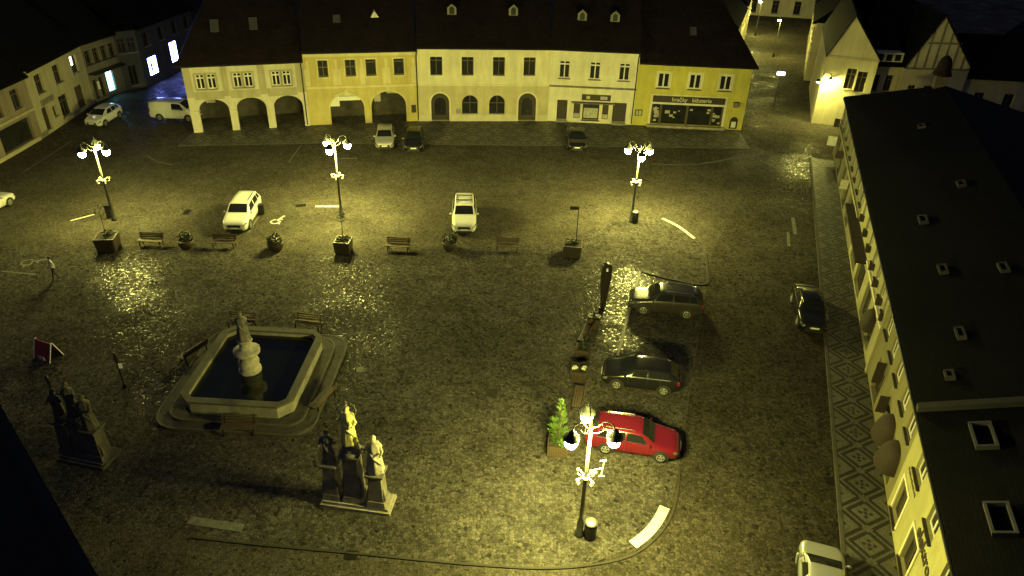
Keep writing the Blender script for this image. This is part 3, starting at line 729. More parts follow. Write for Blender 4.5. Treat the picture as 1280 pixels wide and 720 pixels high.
MB().box(W*.505, W*.715, .2, .23, .52, 2.58).build("lit_shop_window", emit("cyan_shop_light", (.25,.85,1.0), 5.0), t)
door(t, W*.14, W*.12-.02, 2.28, .31); window(t, W*.335, .3, W*.13, 2.1, M_FRAMED, 0, sill=None)
b = MB().box(W*.03, W*.97, -.9, -.001, 2.95, 3.08); b.build("shop_canopy", M_DARKMET, t)
MB().box(W*.1, W*.16, -.5, -.42, 1.4, 2.2).build("projecting_sign", M_SIGNW, t)
roofed(t, W, 11, h, 5)
loc, rz, W = place(L3, L4); h = 6.5
t = thing("town_house", "narrow unlit grey house with two upper windows before the blue lit shop", "house", loc, rz, GRP)
us = [W*.27, W*.73]; hs = [rect(u-.4, u+.4, 4.0, 5.5) for u in us] + [rect(W*.3, W*.7, .4, 2.6)]
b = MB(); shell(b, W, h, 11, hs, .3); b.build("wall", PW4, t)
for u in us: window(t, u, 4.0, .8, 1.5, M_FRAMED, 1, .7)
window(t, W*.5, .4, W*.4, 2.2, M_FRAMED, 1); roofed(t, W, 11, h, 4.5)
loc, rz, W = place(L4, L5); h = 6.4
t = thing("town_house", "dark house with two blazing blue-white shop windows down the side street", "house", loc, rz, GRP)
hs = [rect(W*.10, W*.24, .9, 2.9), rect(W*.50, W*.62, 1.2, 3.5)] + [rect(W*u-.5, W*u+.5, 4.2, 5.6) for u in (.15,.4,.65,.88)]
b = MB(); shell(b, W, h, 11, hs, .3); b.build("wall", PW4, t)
M_BLUE = emit("blue_shop_light", (.20,.26,1.0), 52.0)
for x0, x1, z0, z1 in ((.10,.24,.9,2.9), (.50,.62,1.2,3.5)):
    o = MB().box(W*x0+.01, W*x1-.01, .06, .09, z0+.01, z1-.01).build("lit_shop_window", M_BLUE, t)
    f = MB().box(W*x0+.002, W*x1-.002, .0, .055, z0+.002, z0+.08); c = W*(x0+x1)/2; f.box(c-.04, c+.04, 0, .055, z0+.081, z1-.01); 
    if x0 < .2: f.box(W*.135, W*.16, .02, .055, z0+.5, z0+1.4); f.box(W*.185, W*.205, .02, .055, z0+.4, z0+1.3)
    f.build("display", M_DARKMET, o)
for u in (.15,.4,.65,.88): window(t, W*u, 4.2, 1.0, 1.4, M_FRAMED, 1)
roofed(t, W, 11, h, 4.5)
# dark roofs of the town behind the west side
rr = random.Random(11)
for i, (x, y, W_, D_, h_, a, lab) in enumerate((
    (-62,66,14,10,6.5,.1,"lower gabled house"), (-74,84,16,11,7,-.12,"broad house"), (-60,98,12,10,7.5,.2,"tall house"), (-88,108,18,12,7,.1,"long house"),
    (-66,120,15,11,7,-.2,"plain house"), (-48,128,14,10,7,.1,"roadside house"))):
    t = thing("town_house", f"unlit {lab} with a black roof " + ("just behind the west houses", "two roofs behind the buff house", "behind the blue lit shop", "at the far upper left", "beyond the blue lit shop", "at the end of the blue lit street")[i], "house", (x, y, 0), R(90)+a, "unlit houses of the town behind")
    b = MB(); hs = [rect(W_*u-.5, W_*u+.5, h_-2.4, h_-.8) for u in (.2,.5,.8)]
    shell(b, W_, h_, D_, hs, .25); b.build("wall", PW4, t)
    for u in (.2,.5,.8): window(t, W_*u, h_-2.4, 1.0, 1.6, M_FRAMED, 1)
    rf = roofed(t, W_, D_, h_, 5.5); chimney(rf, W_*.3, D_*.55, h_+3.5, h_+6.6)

# ---- the east side: the long block seen steeply from above ------------------------------
PE1 = plaster("plaster_bright_yellow", (.42,.395,.19), .3); PE2 = plaster("plaster_olive", (.21,.19,.105)); PE3 = plaster("plaster_pale_lemon", (.34,.32,.19)); PE4 = plaster("plaster_drab", (.19,.18,.13))
GE = "joined houses of the long east block"
EH = 5.45; ED = 13.0
def east(s0, s1, label):
    p = BRpt(s0); t = thing("terraced_house", label, "house", (p.x, p.y, 0), angB, GE); return t, s1-s0
def east_roof(t, W, rise=2.75, il=0, ir=0, D=7.0, back=17, bx=None):
    """front slope up to a ridge, then a nearly flat back roof"""
    b = MB(); x0, x1 = (-.3 if il else .004), (W+.0 if ir else W-.004); ov = .26; bx = bx if bx is not None else x0+il
    b.quad((x0,-ov,EH),(x1,-ov,EH),(x1-ir,D,EH+rise),(x0+il,D,EH+rise)); b.quad((x0+il,D,EH+rise),(x1-ir,D,EH+rise),(x1-ir,D+back,EH+rise-.6),(bx,D+back,EH+rise-.6))
    b.quad((x0,-ov,EH),(x0,-ov,EH-.14),(x1,-ov,EH-.14),(x1,-ov,EH)); b.quad((x0,-ov,EH-.14),(x0,0,EH-.14),(x1,0,EH-.14),(x1,-ov,EH-.14))
    b.add([(x0,-ov,EH),(x0+il,D,EH+rise),(bx,D+back,EH+rise-.6),(bx-3,D+back+2,EH),(x0+1,D+2,EH)],[(0,1,4),(1,2,3,4)]) if il else b.poly([(x0,0,EH-.1),(x0,-ov,EH),(x0,D,EH+rise),(x0,D+back,EH+rise-.6),(x0,D+back,EH-.1)])
    b.poly([(x1,0,EH-.1),(x1,-ov,EH),(x1,D,EH+rise),(x1,D+back,EH+rise-.6),(x1,D+back,EH-.1)])
    return fixn(b.build("roof", M_ROOFD, t))
def roof_light(par, x, y, rise=2.75, D=7.0, w=.75, l=1.15):
    dim = w < 1.2
    sl = rise/(D+.42); n = math.sqrt(1+sl*sl); z = EH+sl*(y+.42)
    p = lambda xx, tt, o: (x+xx, y+tt/n-sl/n*o, z+tt*sl/n+o/n)
    b = MB()
    for (xa, xb, ta, tb) in ((-w/2,w/2,0,.1),(-w/2,w/2,l-.1,l),(-w/2,-w/2+.1,.1,l-.1),(w/2-.1,w/2,.1,l-.1)):
        b.add([p(xa,ta,-.05),p(xb,ta,-.05),p(xb,tb,-.05),p(xa,tb,-.05),p(xa,ta,.16),p(xb,ta,.16),p(xb,tb,.16),p(xa,tb,.16)], [(0,3,2,1),(4,5,6,7),(0,1,5,4),(1,2,6,5),(2,3,7,6),(3,0,4,7)])
    o = b.build("skylight", mat("dull_flashing", (.035,.035,.038), .7, .1, .2) if dim else mat("zinc_flashing", (.10,.10,.105), .5, .3, .2), par)
    return o
# near: the electrical shop
t, W = east(52.3, 66, "bright yellow house with large dark lettering between two rows of windows")
lw = [1.35, 4.15, 7.0, 9.9, 12.6]; uw = [1.95, 4.85, 7.7, 10.5, 13.0]
hs = [rect(x-.62, x+.62, .55, 2.45) for x in lw] + [rect(x-.6, x+.6, 3.58, 4.82) for x in uw]
b = MB(); shell(b, W, EH, ED, hs, .25); b.build("wall", PE1, t)
for x in lw: window(t, x, .55, 1.24, 1.9, M_FRAMED, 1, .72, y=.14, f=.09, sill=M_WOODD, surround=P3)
for x in uw: window(t, x, 3.58, 1.2, 1.24, M_FRAMEW, 1, 0, y=.14, f=.11, sill=M_WOODD)
M_LETD = mat("dark_lettering", (.05,.04,.03), .5, 0, .1)
text("elektro", .80, M_LETD, t, (5.2, -.02, 2.88), (R(90),0,0), extrude=.02)
b = MB()
for i in range(9): b.box(.75+i*.2, .75+i*.2+.13, -.02, -.001, 2.98-.0*i, 3.12-.03*(i%2))
b.build("small_lettering", M_LETD, t)
MB().box(0, W, -.16, -.001, EH-.32, EH-.16).build("cornice", PE1, t)
MB().box(.05, .5, -.5, -.001, .3, 1.2).build("display_case", M_WOODD, t) if False else None
rf = east_roof(t, W)
roof_light(rf, 1.7, 1.3, w=1.5, l=.8); roof_light(rf, 6.1, 1.0, w=1.5, l=.8); gutter(t, W, EH, .24)
# next: olive house with round shop blinds
t, W = east(42.0, 52.296, "olive yellow house with round brown hood awnings beside the lettered house")
uw = [.75+.15, 2.9+.2, 5.35, 7.6, 9.55]; uw = [1.2, 3.3, 5.3, 7.5, 9.45]
hs = [rect(x-.5, x+.5, 3.5, 4.6) for x in uw] + [rect(1.6, 3.4, .3, 2.3), rect(5.2, 7.2, .3, 2.2), rect(8.0, 9.4, .3, 2.2)]
b = MB(); shell(b, W, EH, ED, hs, .25); b.build("wall", PE2, t)
for x in uw: window(t, x, 3.5, 1.0, 1.1, M_FRAMEW, 1, 0, y=.10, f=.10, sill=M_WOODD)
for x0, x1 in ((1.6,3.4),(5.2,7.2),(8.0,9.4)): window(t, (x0+x1)/2, .3, x1-x0, 1.9, M_FRAMED, 1, 0, sill=None)
M_AWN = mat("brown_awning_canvas", (.024,.014,.009), .8, 0, .25, 4)
def hood(par, x, w, z0, z1, out):
    b = MB(); n = 9; k = 7; vs = []
    for i in range(n+1):
        th = math.pi*i/n
        for j in range(k+1):
            ph = math.pi/2*j/k
            vs.append((x+w/2*math.cos(th)*math.cos(ph)**.6, -.02-out*math.sin(th)**.6*math.cos(ph), z0+(z1-z0)*math.sin(ph)))
    fs = [(i*(k+1)+j, (i+1)*(k+1)+j, (i+1)*(k+1)+j+1, i*(k+1)+j+1) for i in range(n) for j in range(k)]
    b.add(vs, fs); return b.build("awning", M_AWN, par, True)
hood(t, 7.2, 1.7, 1.35, 2.6, .75); hood(t, 9.1, 1.6, 1.3, 2.6, .8)
MB().box(3.2, 3.28, -.5, -.05, 1.7, 3.0).build("projecting_sign", M_AWN, t); MB().box(5.55, 5.62, -.5, -.05, 1.6, 2.6).build("projecting_sign", M_AWN, t)
MB().box(0, W, -.14, -.001, EH-.32, EH-.16).build("cornice", PE3, t)
b = MB(); b.box(-.14, .14, -.12, -.001, .0, EH-.35); b.build("pilaster", PE3, t)
rf = east_roof(t, W)
roof_light(rf, 4.7, 1.9, w=.9, l=.4); roof_light(rf, 7.9, 1.0, w=.6, l=.4)
b = MB(); b.prismx([(-.3,EH+.02),(-.3,EH+.28),(7,EH+3.05),(7,EH+2.75)], W-.36, W-.02); b.build("fire_wall", mat("rendered_parapet", (.03,.029,.03), .9, 0, .3), rf)
gutter(t, W, EH, .24)
# third: lemon house with brackets and a long canopy
t, W = east(27.0, 41.996, "pale lemon house with a long brown canopy and a moulded string course")
uw = [1.2, 3.6, 5.9, 8.3, 10.4, 12.5, 14.2]
hs = [rect(x-.42, x+.42, 3.6, 4.6) for x in uw] + [rect(.8,3.6,.3,2.4), rect(4.4,7.2,.3,2.4), rect(8.6,10.6,.3,2.6), rect(11.6,13.4,.4,2.6)]
b = MB(); shell(b, W, EH, ED, hs, .25); b.build("wall", PE3, t)
for x in uw: window(t, x, 3.6, .84, 1.0, M_FRAMEW, 1, 0, y=.12, sill=M_WOODD)
for x0, x1, z1 in ((.8,3.6,2.4),(4.4,7.2,2.4),(8.6,10.6,2.6),(11.6,13.4,2.6)): window(t, (x0+x1)/2, .3 if z1 < 2.5 or x0 < 9 else .4, x1-x0, (z1-.3 if x0 < 9 else z1-.4), M_FRAMED, 1, 0, sill=None)
MB().box(-2.5, 6.8, -.75, -.001, 2.75, 2.92).build("canopy", M_AWN, t)
MB().box(7.0, W, -.14, -.001, 3.05, 3.2).box(0, W, -.16, -.001, EH-.32, EH-.16).build("string_course", P4, t)
for x in uw: MB().box(x+.5, x+.7, -.32, -.001, 3.5, 3.9).build("wall_bracket", M_WOODD, t)
hood(t, 12.5, 1.6, 1.6, 2.7, .6)
rf = east_roof(t, W); roof_light(rf, 2.6, 4.6, w=.8, l=.5); roof_light(rf, 7.0, 2.0, w=1.0, l=.5); roof_light(rf, 13.4, 2.1, w=.9, l=.45); roof_light(rf, 14.0, 4.6, w=.9, l=.45); gutter(t, W, EH, .24)
# far end
t, W = east(5.5, 26.996, "drab house with signs hung over the pavement under the capped chimney")
uw = [1.3+2.4*i for i in range(9)]
hs = [rect(x-.42, x+.42, 3.55, 4.65) for x in uw] + [rect(1.2+3.6*i, 3.4+3.6*i, .3, 2.5) for i in range(5)]
b = MB(); shell(b, W, EH, 6.5, hs, .25); b.build("wall", PE4, t)
for x in uw: window(t, x, 3.55, .84, 1.1, M_FRAMEW, 1, 0, y=.12, sill=M_WOODD)
for i in range(5): window(t, 2.3+3.6*i, .3, 2.2, 2.2, M_FRAMED, 1, 0, sill=None)
MB().box(0, W, -.14, -.001, 2.85, 3.05).box(0, W, -.16, -.001, EH-.32, EH-.16).build("string_course", PE3, t)
for x, z0, z1, o_, m_ in ((1.4,1.2,2.1,.9,M_SIGNW), (.3,2.7,3.5,.6,M_WOODD), (7.5,2.2,2.9,.7,M_WOODD), (14,2.0,2.8,.7,M_PAPER)): MB().box(x, x+.08, -o_, -.1, z0, z1).build("projecting_sign", m_, t)
rf = east_roof(t, W, il=3.0, bx=20.0); roof_light(rf, 12.0, 4.0, w=.7, l=.5); gutter(t, W, EH, .24)
def capped_chimney(par, x, y):
    z0 = EH+1.9; b = MB().box(x-.45, x+.45, y-.4, y+.4, z0, z0+1.7); o = b.build("chimney", mat("old_brick", (.07,.05,.04), .9, 0, .4, 6), par)
    MB().lathe([(1.0,0),(.78,.45),(.66,1.0),(.5,1.35),(.2,1.6),(.01,1.65)], 12, (x,y,z0+1.7), .9, .8).build("cowl", M_ROOF, o)
capped_chimney(t, 2.6, 6.6)

# ---- gabled houses behind the east block, and the street going north ------------------------
PG = plaster("plaster_gable_cream", (.66,.60,.40)); PG2 = plaster("plaster_gable_grey", (.52,.46,.33))
GN = "gabled houses behind the east block"
def house_at(px0, px1, Y, name, label, group):
    """front wall between two picture columns on the plane y=Y"""
    a = onY(px0[0], px0[1], Y); c = onY(px1[0], px1[1], Y); return a, c
Y0 = 78.0
def gable_house(x0, x1, ze, zp, D, wallm, label, xp=None, timber=False, wins=(), rot=0.0):
    W = x1-x0; xp = (xp if xp is not None else (x0+x1)/2)-x0
    t = thing("gabled_house", label, "house", (x0, Y0, 0), rot, GN)
    out = [(0,0),(W,0),(W,ze),(xp,zp),(0,ze)]
    hs = [rect(x-x0-w/2, x-x0+w/2, z, z+h_) for x, z, w, h_ in wins]
    b = MB(); wall_mesh(b, out, hs, 0, .25)
    b.quad((0,0,0),(0,0,ze),(0,D,ze),(0,D,0)); b.quad((W,0,0),(W,D,0),(W,D,ze),(W,0,ze)); b.poly([(0,D,0),(0,D,ze),(xp,D,zp),(W,D,ze),(W,D,0)])
    b.build("wall", wallm, t)
    for x, z, w, h_ in wins: window(t, x-x0, z, w, h_, M_FRAMED, 1, .72, y=.12)
    b = MB()
    for sx, ex in ((0,-1),(W,1)):
        dx, dz = sx-xp, ze-zp; L = math.hypot(dx, dz); e = .3/L; q = (sx+dx*e, ze+dz*e)
        b.add([(xp,-.25,zp+.03),(q[0],-.25,q[1]+.03),(q[0],D+.2,q[1]+.03),(xp,D+.2,zp+.03),(xp,-.25,zp+.22),(q[0],-.25,q[1]+.2),(q[0],D+.2,q[1]+.2),(xp,D+.2,zp+.22)],
              [(0,3,2,1),(4,5,6,7),(0,1,5,4),(1,2,6,5),(2,3,7,6),(3,0,4,7)])
    fixn(b.build("roof", M_ROOFD, t))
    if timber:
        b = MB(); n = 7
        for i in range(1, n):
            x = W*i/n; zt = ze+(zp-ze)*(1-abs(x-xp)/(xp if x < xp else W-xp)); b.box(x-.09, x+.09, -.05, -.001, ze-.2, zt-.05)
        b.box(0, W, -.06, -.051, ze-.35, ze-.15); b.box(W*.24, W*.76, -.06, -.051, ze+(zp-ze)*.45, ze+(zp-ze)*.45+.2)
        b.build("timber_framing", M_STONED, t)
    else:
        MB().box(0, W, -.1, -.001, ze-.2, ze+.05).build("string_course", PG2, t)
    return t
X = lambda px, py: onY(px, py, Y0)
g0 = X(1032,80); g1 = X(1092,72); gp = X(1068,22)
gable_house(g0.x, g1.x+.2, 7.2, gp.z+.2, 14, PG, "cream gabled house lit by the wall lamp at the mouth of the north street", gp.x,
            wins=((X(1060,98).x, 4.0, .95, 2.1), (X(1072,98).x+.1, 3.8, .95, 2.1)), rot=R(-17))
a, c = X(1093,80), X(1131,85)
t = thing("town_house", "low cream house with a row of attic dormers between the two gabled houses", "house", (g1.x+.25, Y0+.6, 0), 0, GN)
W = c.x-g1.x-.3; hs = [rect(W*u-.4, W*u+.4, 3.5, 5.2) for u in (.28,.72)]
b = MB(); shell(b, W, 6.3, 9, hs, .25); b.build("wall", PG, t)
for u in (.28,.72): window(t, W*u, 3.5, .8, 1.7, M_FRAMED, 1, .7)
roofed(t, W, 9, 6.3, 4.0)
b = MB().box(.25, W-.15, -.1, 1.6, 6.55, 7.5); o = b.build("dormer", PG, t)
for u in (.22,.5,.78): MB().box(W*u-.3, W*u+.3, -.13, -.102, 6.7, 7.35).build("pane", M_GLASS, o)
g2 = X(1131,80); g3 = X(1209,95); gp2 = X(1182,20)
gable_house(g2.x+.1, g3.x, 6.4, gp2.z, 14, PG2, "tall half-timbered gabled house behind the capped chimney", gp2.x, True, wins=((X(1140,108).x, 3.0, .8, 1.4), (X(1160,108).x, 3.0, .8, 1.4)))
g4 = X(1262,110)
t = thing("town_house", "long low house under a dark roof to the east of the half-timbered gable", "house", (g3.x+.1, Y0+.4, 0), R(-4), GN)
W = 7.6; b = MB(); shell(b, W, 5.4, 9, [rect(W*.2,W*.34,2.2,3.8), rect(W*.6,W*.74,2.2,3.8)], .25); b.build("wall", PG2, t)
window(t, W*.27, 2.2, W*.14, 1.6, M_FRAMED, 1); window(t, W*.67, 2.2, W*.14, 1.6, M_FRAMED, 1); roofed(t, W, 9, 5.4, 3.4)
gx = g3.x+8.2
gable_house(gx, gx+8, 5.6, 9.2, 12, PG2, "dim gabled house at the right edge of the picture beyond the dark roof", None, True)
# north street
PN = plaster("plaster_street_left", (.56,.50,.32)); PN2 = plaster("plaster_street_right", (.66,.60,.42))
GS = "houses lining the street going north"
def street_house(p, ang, W, h, m_, label, n, lit=False):
    t = thing("street_house", label, "house", (p[0], p[1], 0), ang, GS)
    hs = [rect(W*(i+.5)/n-.5, W*(i+.5)/n+.5, 4.2, 5.9) for i in range(n)] + [rect(W*(i+.5)/n-.55, W*(i+.5)/n+.55, .5, 2.6) for i in range(n)]
    b = MB(); shell(b, W, h, 9, hs, .25); b.build("wall", m_, t)
    for i in range(n):
        window(t, W*(i+.5)/n, 4.2, 1.0, 1.7, M_FRAMED, 1, .7, surround=P3); window(t, W*(i+.5)/n, .5, 1.1, 2.1, M_FRAMED, 1, .7)
    MB().box(0, W, -.12, -.001, 3.3, 3.5).build("string_course", P3, t); roofed(t, W, 9, h, 4.2); return t
street_house((25.2, 91), R(71), 13, 6.8, PN, "house on the left of the north street past the toy shop's corner", 4)
street_house((29.6, 103.8), R(71), 15, 7.0, PN, "farther house on the left of the north street under the distant lamps", 5)
street_house((44.0, 117.8), R(-109), 12, 7.2, PN2, "farther house on the right of the north street", 4)
street_house((40.0, 106.2), R(-109), 12.5, 7.0, PN2, "house on the right of the north street between the gabled house and the distant lamp", 4)
street_house((34, 134), R(-8), 18, 7.4, PN2, "house closing the far end of the north street", 5)
# ---- the ledge of the tower the camera looks out from --------------------------------------
e0, e1 = G(-20,468,23.1), G(140,748,23.1); dv = (e1-e0).normalized(); nv = Vector((-dv.y, dv.x, 0))
if nv.x > 0: nv = -nv
t = thing("tower_ledge", "black stone ledge of the lookout tower crossing the lower left corner", "ledge", (e0.x, e0.y, 0), math.atan2(dv.y, dv.x))
L = 6.0; sg = 1 if (Matrix.Rotation(-math.atan2(dv.y, dv.x), 3, 'Z') @ nv).y > 0 else -1
b = MB()
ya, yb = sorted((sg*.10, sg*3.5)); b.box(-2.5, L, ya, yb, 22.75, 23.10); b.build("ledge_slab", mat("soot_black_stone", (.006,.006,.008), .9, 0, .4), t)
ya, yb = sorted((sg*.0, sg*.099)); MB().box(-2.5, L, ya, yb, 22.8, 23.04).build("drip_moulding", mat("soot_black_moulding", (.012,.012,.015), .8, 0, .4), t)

# ================================================================== STREET LAMPS
M_BULB = emit("lamp_globe_glow", LAMP_COL, LAMP_S)
M_POST = mat("lamp_post_paint", (.035,.037,.035), .4, .3, .2, 8)
M_WHITEIN = mat("white_enamel", (.75,.75,.72), .35, 0, .05)
M_LITPOLE = mat("lamplit_pole_tone", (.30,.30,.29), .45, 0, .1); M_BASKET = mat("pale_scroll_bracket", (.60,.58,.50), .5, 0, .3, 14)
LP_GRP = "three-armed street lamps in the square"
def make_lamp(label, loc, rz, sc=1.0):
    t = thing("street_lamp", label, "street lamp", loc, rz, LP_GRP); t.scale = (sc, sc, sc)
    b = MB().lathe([(.20,0),(.20,.12),(.15,.18),(.14,.75),(.11,.85),(.09,1.0),(.08,3.2),(.11,3.25),(.11,3.35),(.055,3.4),(.048,5.75),(.09,5.8),(.09,5.92),(.05,5.98),(.03,6.2),(.001,6.45)], 14)
    b.build("pole", M_POST, t, True)
    MB().lathe([(.060,3.6),(.068,3.62),(.062,5.7),(.058,5.72)], 14).build("lamplit_pole_shell", M_LITPOLE, t, True)  # added shell, its pale colour stands in for lamplight on the upper pole
    b = MB(); b.lathe([(.13,3.24),(.17,3.27),(.17,3.33),(.13,3.36)], 14)
    for a in (.5, 2.2, 3.7, 5.2):
        c, s = math.cos(a), math.sin(a)
        b.tube([(c*.1,s*.1,3.3),(c*.3,s*.3,3.42),(c*.46,s*.46,3.3),(c*.42,s*.42,3.14),(c*.30,s*.30,3.16)], .035, 6)
        b.ball((c*.42,s*.42,3.36), .075, 8)
    b.build("scroll_bracket", M_BASKET, t, True)
    for k in range(3):
        a = math.pi/2+k*2*math.pi/3; c, s = math.cos(a), math.sin(a); P = lambda r, z: (c*r, s*r, z)
        arm = MB().tube([P(.06,5.85),P(.25,6.0),P(.42,6.28),P(.62,6.40),P(.82,6.32),P(.92,6.14)], .028, 8)
        arm.tube([P(.06,5.6),P(.3,5.7),P(.5,5.95),P(.42,6.2)], .016, 6)
        ao = arm.build("lamp_arm", M_POST, t, True)
        cx, cy = c*.92, s*.92
        sh = MB().lathe([(.05,6.16),(.10,6.12),(.13,6.02),(.22,5.95),(.30,5.84),(.315,5.76)], 18, (cx,cy,0), cap=False); sh.lathe([(.30,5.762),(.285,5.84),(.2,5.93),(.11,5.985),(.001,5.99)], 18, (cx,cy,0), cap=False)
        sh.lathe([(.0001,6.165),(.05,6.16)], 18, (cx,cy,0), cap=False)
        sh.build("lamp_shade", M_POST, ao, True)
        MB().ball((cx,cy,5.57), .245, 14).build("lamp_globe", M_BULB, ao, True)
    return t
lp = make_lamp("front street lamp standing beside the red car with its three arms seen from above", G(724,668), R(5), 1.06)
bx = MB().bar((.12,0,3.62),(.62,.03,3.72),.03); bx.bar((.60,.03,3.28),(.66,.03,4.12),.035).bar((.5,.03,4.1),(.74,.03,4.12),.03).bar((.5,.03,3.3),(.74,.03,3.28),.03); bx.tube([(.12,0,3.5),(.3,.05,3.38),(.42,.02,3.5),(.3,0,3.6)], .02, 6)
xo = bx.build("sign_bracket", M_BASKET, lp)
M_BULB2 = emit("aged_lamp_globe_glow", LAMP_COL, LAMP_S*.52)
def lamp_copy(px, rz, label, sc=1.0, bulb=None):
    o = dup(lp, G(*px), rz, label=label); o.scale = (sc, sc, sc)
    for ch in children_of(o):
        if ch.name.startswith("sign_bracket"): bpy.data.objects.remove(ch); continue
        for g in children_of(ch):
            if bulb and g.name.startswith("lamp_globe"): g.data = g.data.copy(); g.data.materials[0] = bulb
    return o
lamp_copy((143,275), R(20), "street lamp at the left side by the large planter, leftmost of the lit lamps", .99, M_BULB2)
lamp_copy((427,270), R(50), "street lamp standing at the end of a short white dash behind the square planter", 1.02)
lamp_copy((789,277), R(180), "street lamp nearest the toy shop, with a litter bin at its foot", 1.02)
def wall_lamp(label, loc, arm):
    t = thing("wall_lamp", label, "wall lamp", loc, 0, "wall lamps in the north street")
    a = MB().tube([(arm[0],arm[1],.35),(arm[0]*.5,arm[1]*.5,.55),(0,0,.42),(0,0,.25)], .03, 8); a.box(arm[0]-.08, arm[0]+.08, arm[1]-.08, arm[1]+.08, .1, .6); a.build("bracket", M_POST, t)
    MB().lathe([(.04,.28),(.1,.22),(.28,.06),(.30,0)], 16, cap=False).build("lamp_shade", M_POST, t, True)
    MB().ball((0,0,-.06), .15, 12).build("lamp_globe", M_BULB, t, True)
X0 = X(1032,80).x+.1
wall_lamp("blazing wall lamp on the corner of the cream gabled house", (X0-.75, Y0-.9, 4.75), (.72,.88))
wall_lamp("second blazing lamp on the front wall of the cream gabled house", (X0+.55, Y0-.6, 4.9), (0,.58))
def street_pole(label, loc):
    t = thing("street_lamp", label, "street lamp", loc, 0, "post lamps in the north street")
    MB().lathe([(.14,0),(.14,.5),(.07,.6),(.05,4.9),(.03,5.3)], 12).tube([(0,0,5.1),(-.15,-.2,5.5),(-.3,-.4,5.35)], .03, 8).build("pole", M_POST, t, True)
    MB().lathe([(.04,5.38),(.1,5.32),(.28,5.16),(.30,5.1)], 16, (-.3,-.4,0), cap=False).build("lamp_shade", M_POST, t, True)
    MB().ball((-.3,-.4,5.03), .21, 12).build("lamp_globe", M_BULB, t, True)
street_pole("nearer post lamp halfway up the north street", (35.2, 105.5, 0))
street_pole("farther post lamp at the head of the north street", (36.0, 118.2, 0))
t = thing("lit_sign", "small white lit sign on a post in the north street", "sign", (28.6, 82.0, 0), R(-10))
MB().lathe([(.05,0),(.05,3.9)], 8).build("pole", M_POST, t); MB().box(-.42,.42,-.08,.08,3.9,4.25).build("lit_panel", emit("cold_sign_light", (.75,.75,1.0), 6.0), t)

# ================================================================== CARS
M_BODY = {"white": mat("white_car_paint", (.56,.56,.55), .25, 0, .04, 2, coat=.6), "silver": mat("silver_car_paint", (.42,.42,.42), .3, .45, .05, 2, coat=.6),
          "black": mat("black_car_paint", (.010,.010,.011), .22, 0, .1, 2, coat=.15, spec=.35), "dark": mat("charcoal_car_paint", (.030,.029,.027), .24, .1, .1, 2, coat=.35),
          "red": mat("red_car_paint", (.115,.006,.015), .22, 0, .06, 2, coat=.8)}
M_CGLASS = mat("tinted_car_glass", (.012,.013,.014), .12, 0, .1, spec=.18)
def lerp(a, b, t): return a+(b-a)*t
def interp(tab, x):
    for i in range(len(tab)-1):
        if tab[i][0] <= x <= tab[i+1][0]:
            t = (x-tab[i][0])/(tab[i+1][0]-tab[i][0]); return lerp(tab[i][1], tab[i+1][1], t)
    return tab[0][1] if x < tab[0][0] else tab[-1][1]
SHAPES = {   # fractions of length from the nose: bonnet end, screen top, roof end, tail glass bottom; heights in m
 "suv":    dict(L=4.7, W=1.86, H=1.70, cowl=.255, st=.405, re=.88, tb=.975, hb=1.05, belt=1.08, wb=(.20,.775), r=.36, rails=True),
 "estate": dict(L=4.65, W=1.82, H=1.50, cowl=.27, st=.42, re=.86, tb=.975, hb=.90, belt=.96, wb=(.195,.77), r=.325, rails=True),
 "hatch":  dict(L=4.25, W=1.79, H=1.48, cowl=.235, st=.435, re=.85, tb=.975, hb=.92, belt=.98, wb=(.20,.80), r=.325, rails=False),
 "saloon": dict(L=4.6, W=1.80, H=1.46, cowl=.28, st=.43, re=.70, tb=.85, hb=.88, belt=.95, wb=(.195,.78), r=.32, rails=False),
 "van":    dict(L=4.9, W=1.90, H=1.92, cowl=.18, st=.33, re=.965, tb=.985, hb=1.08, belt=1.15, wb=(.19,.78), r=.34, rails=False),
}
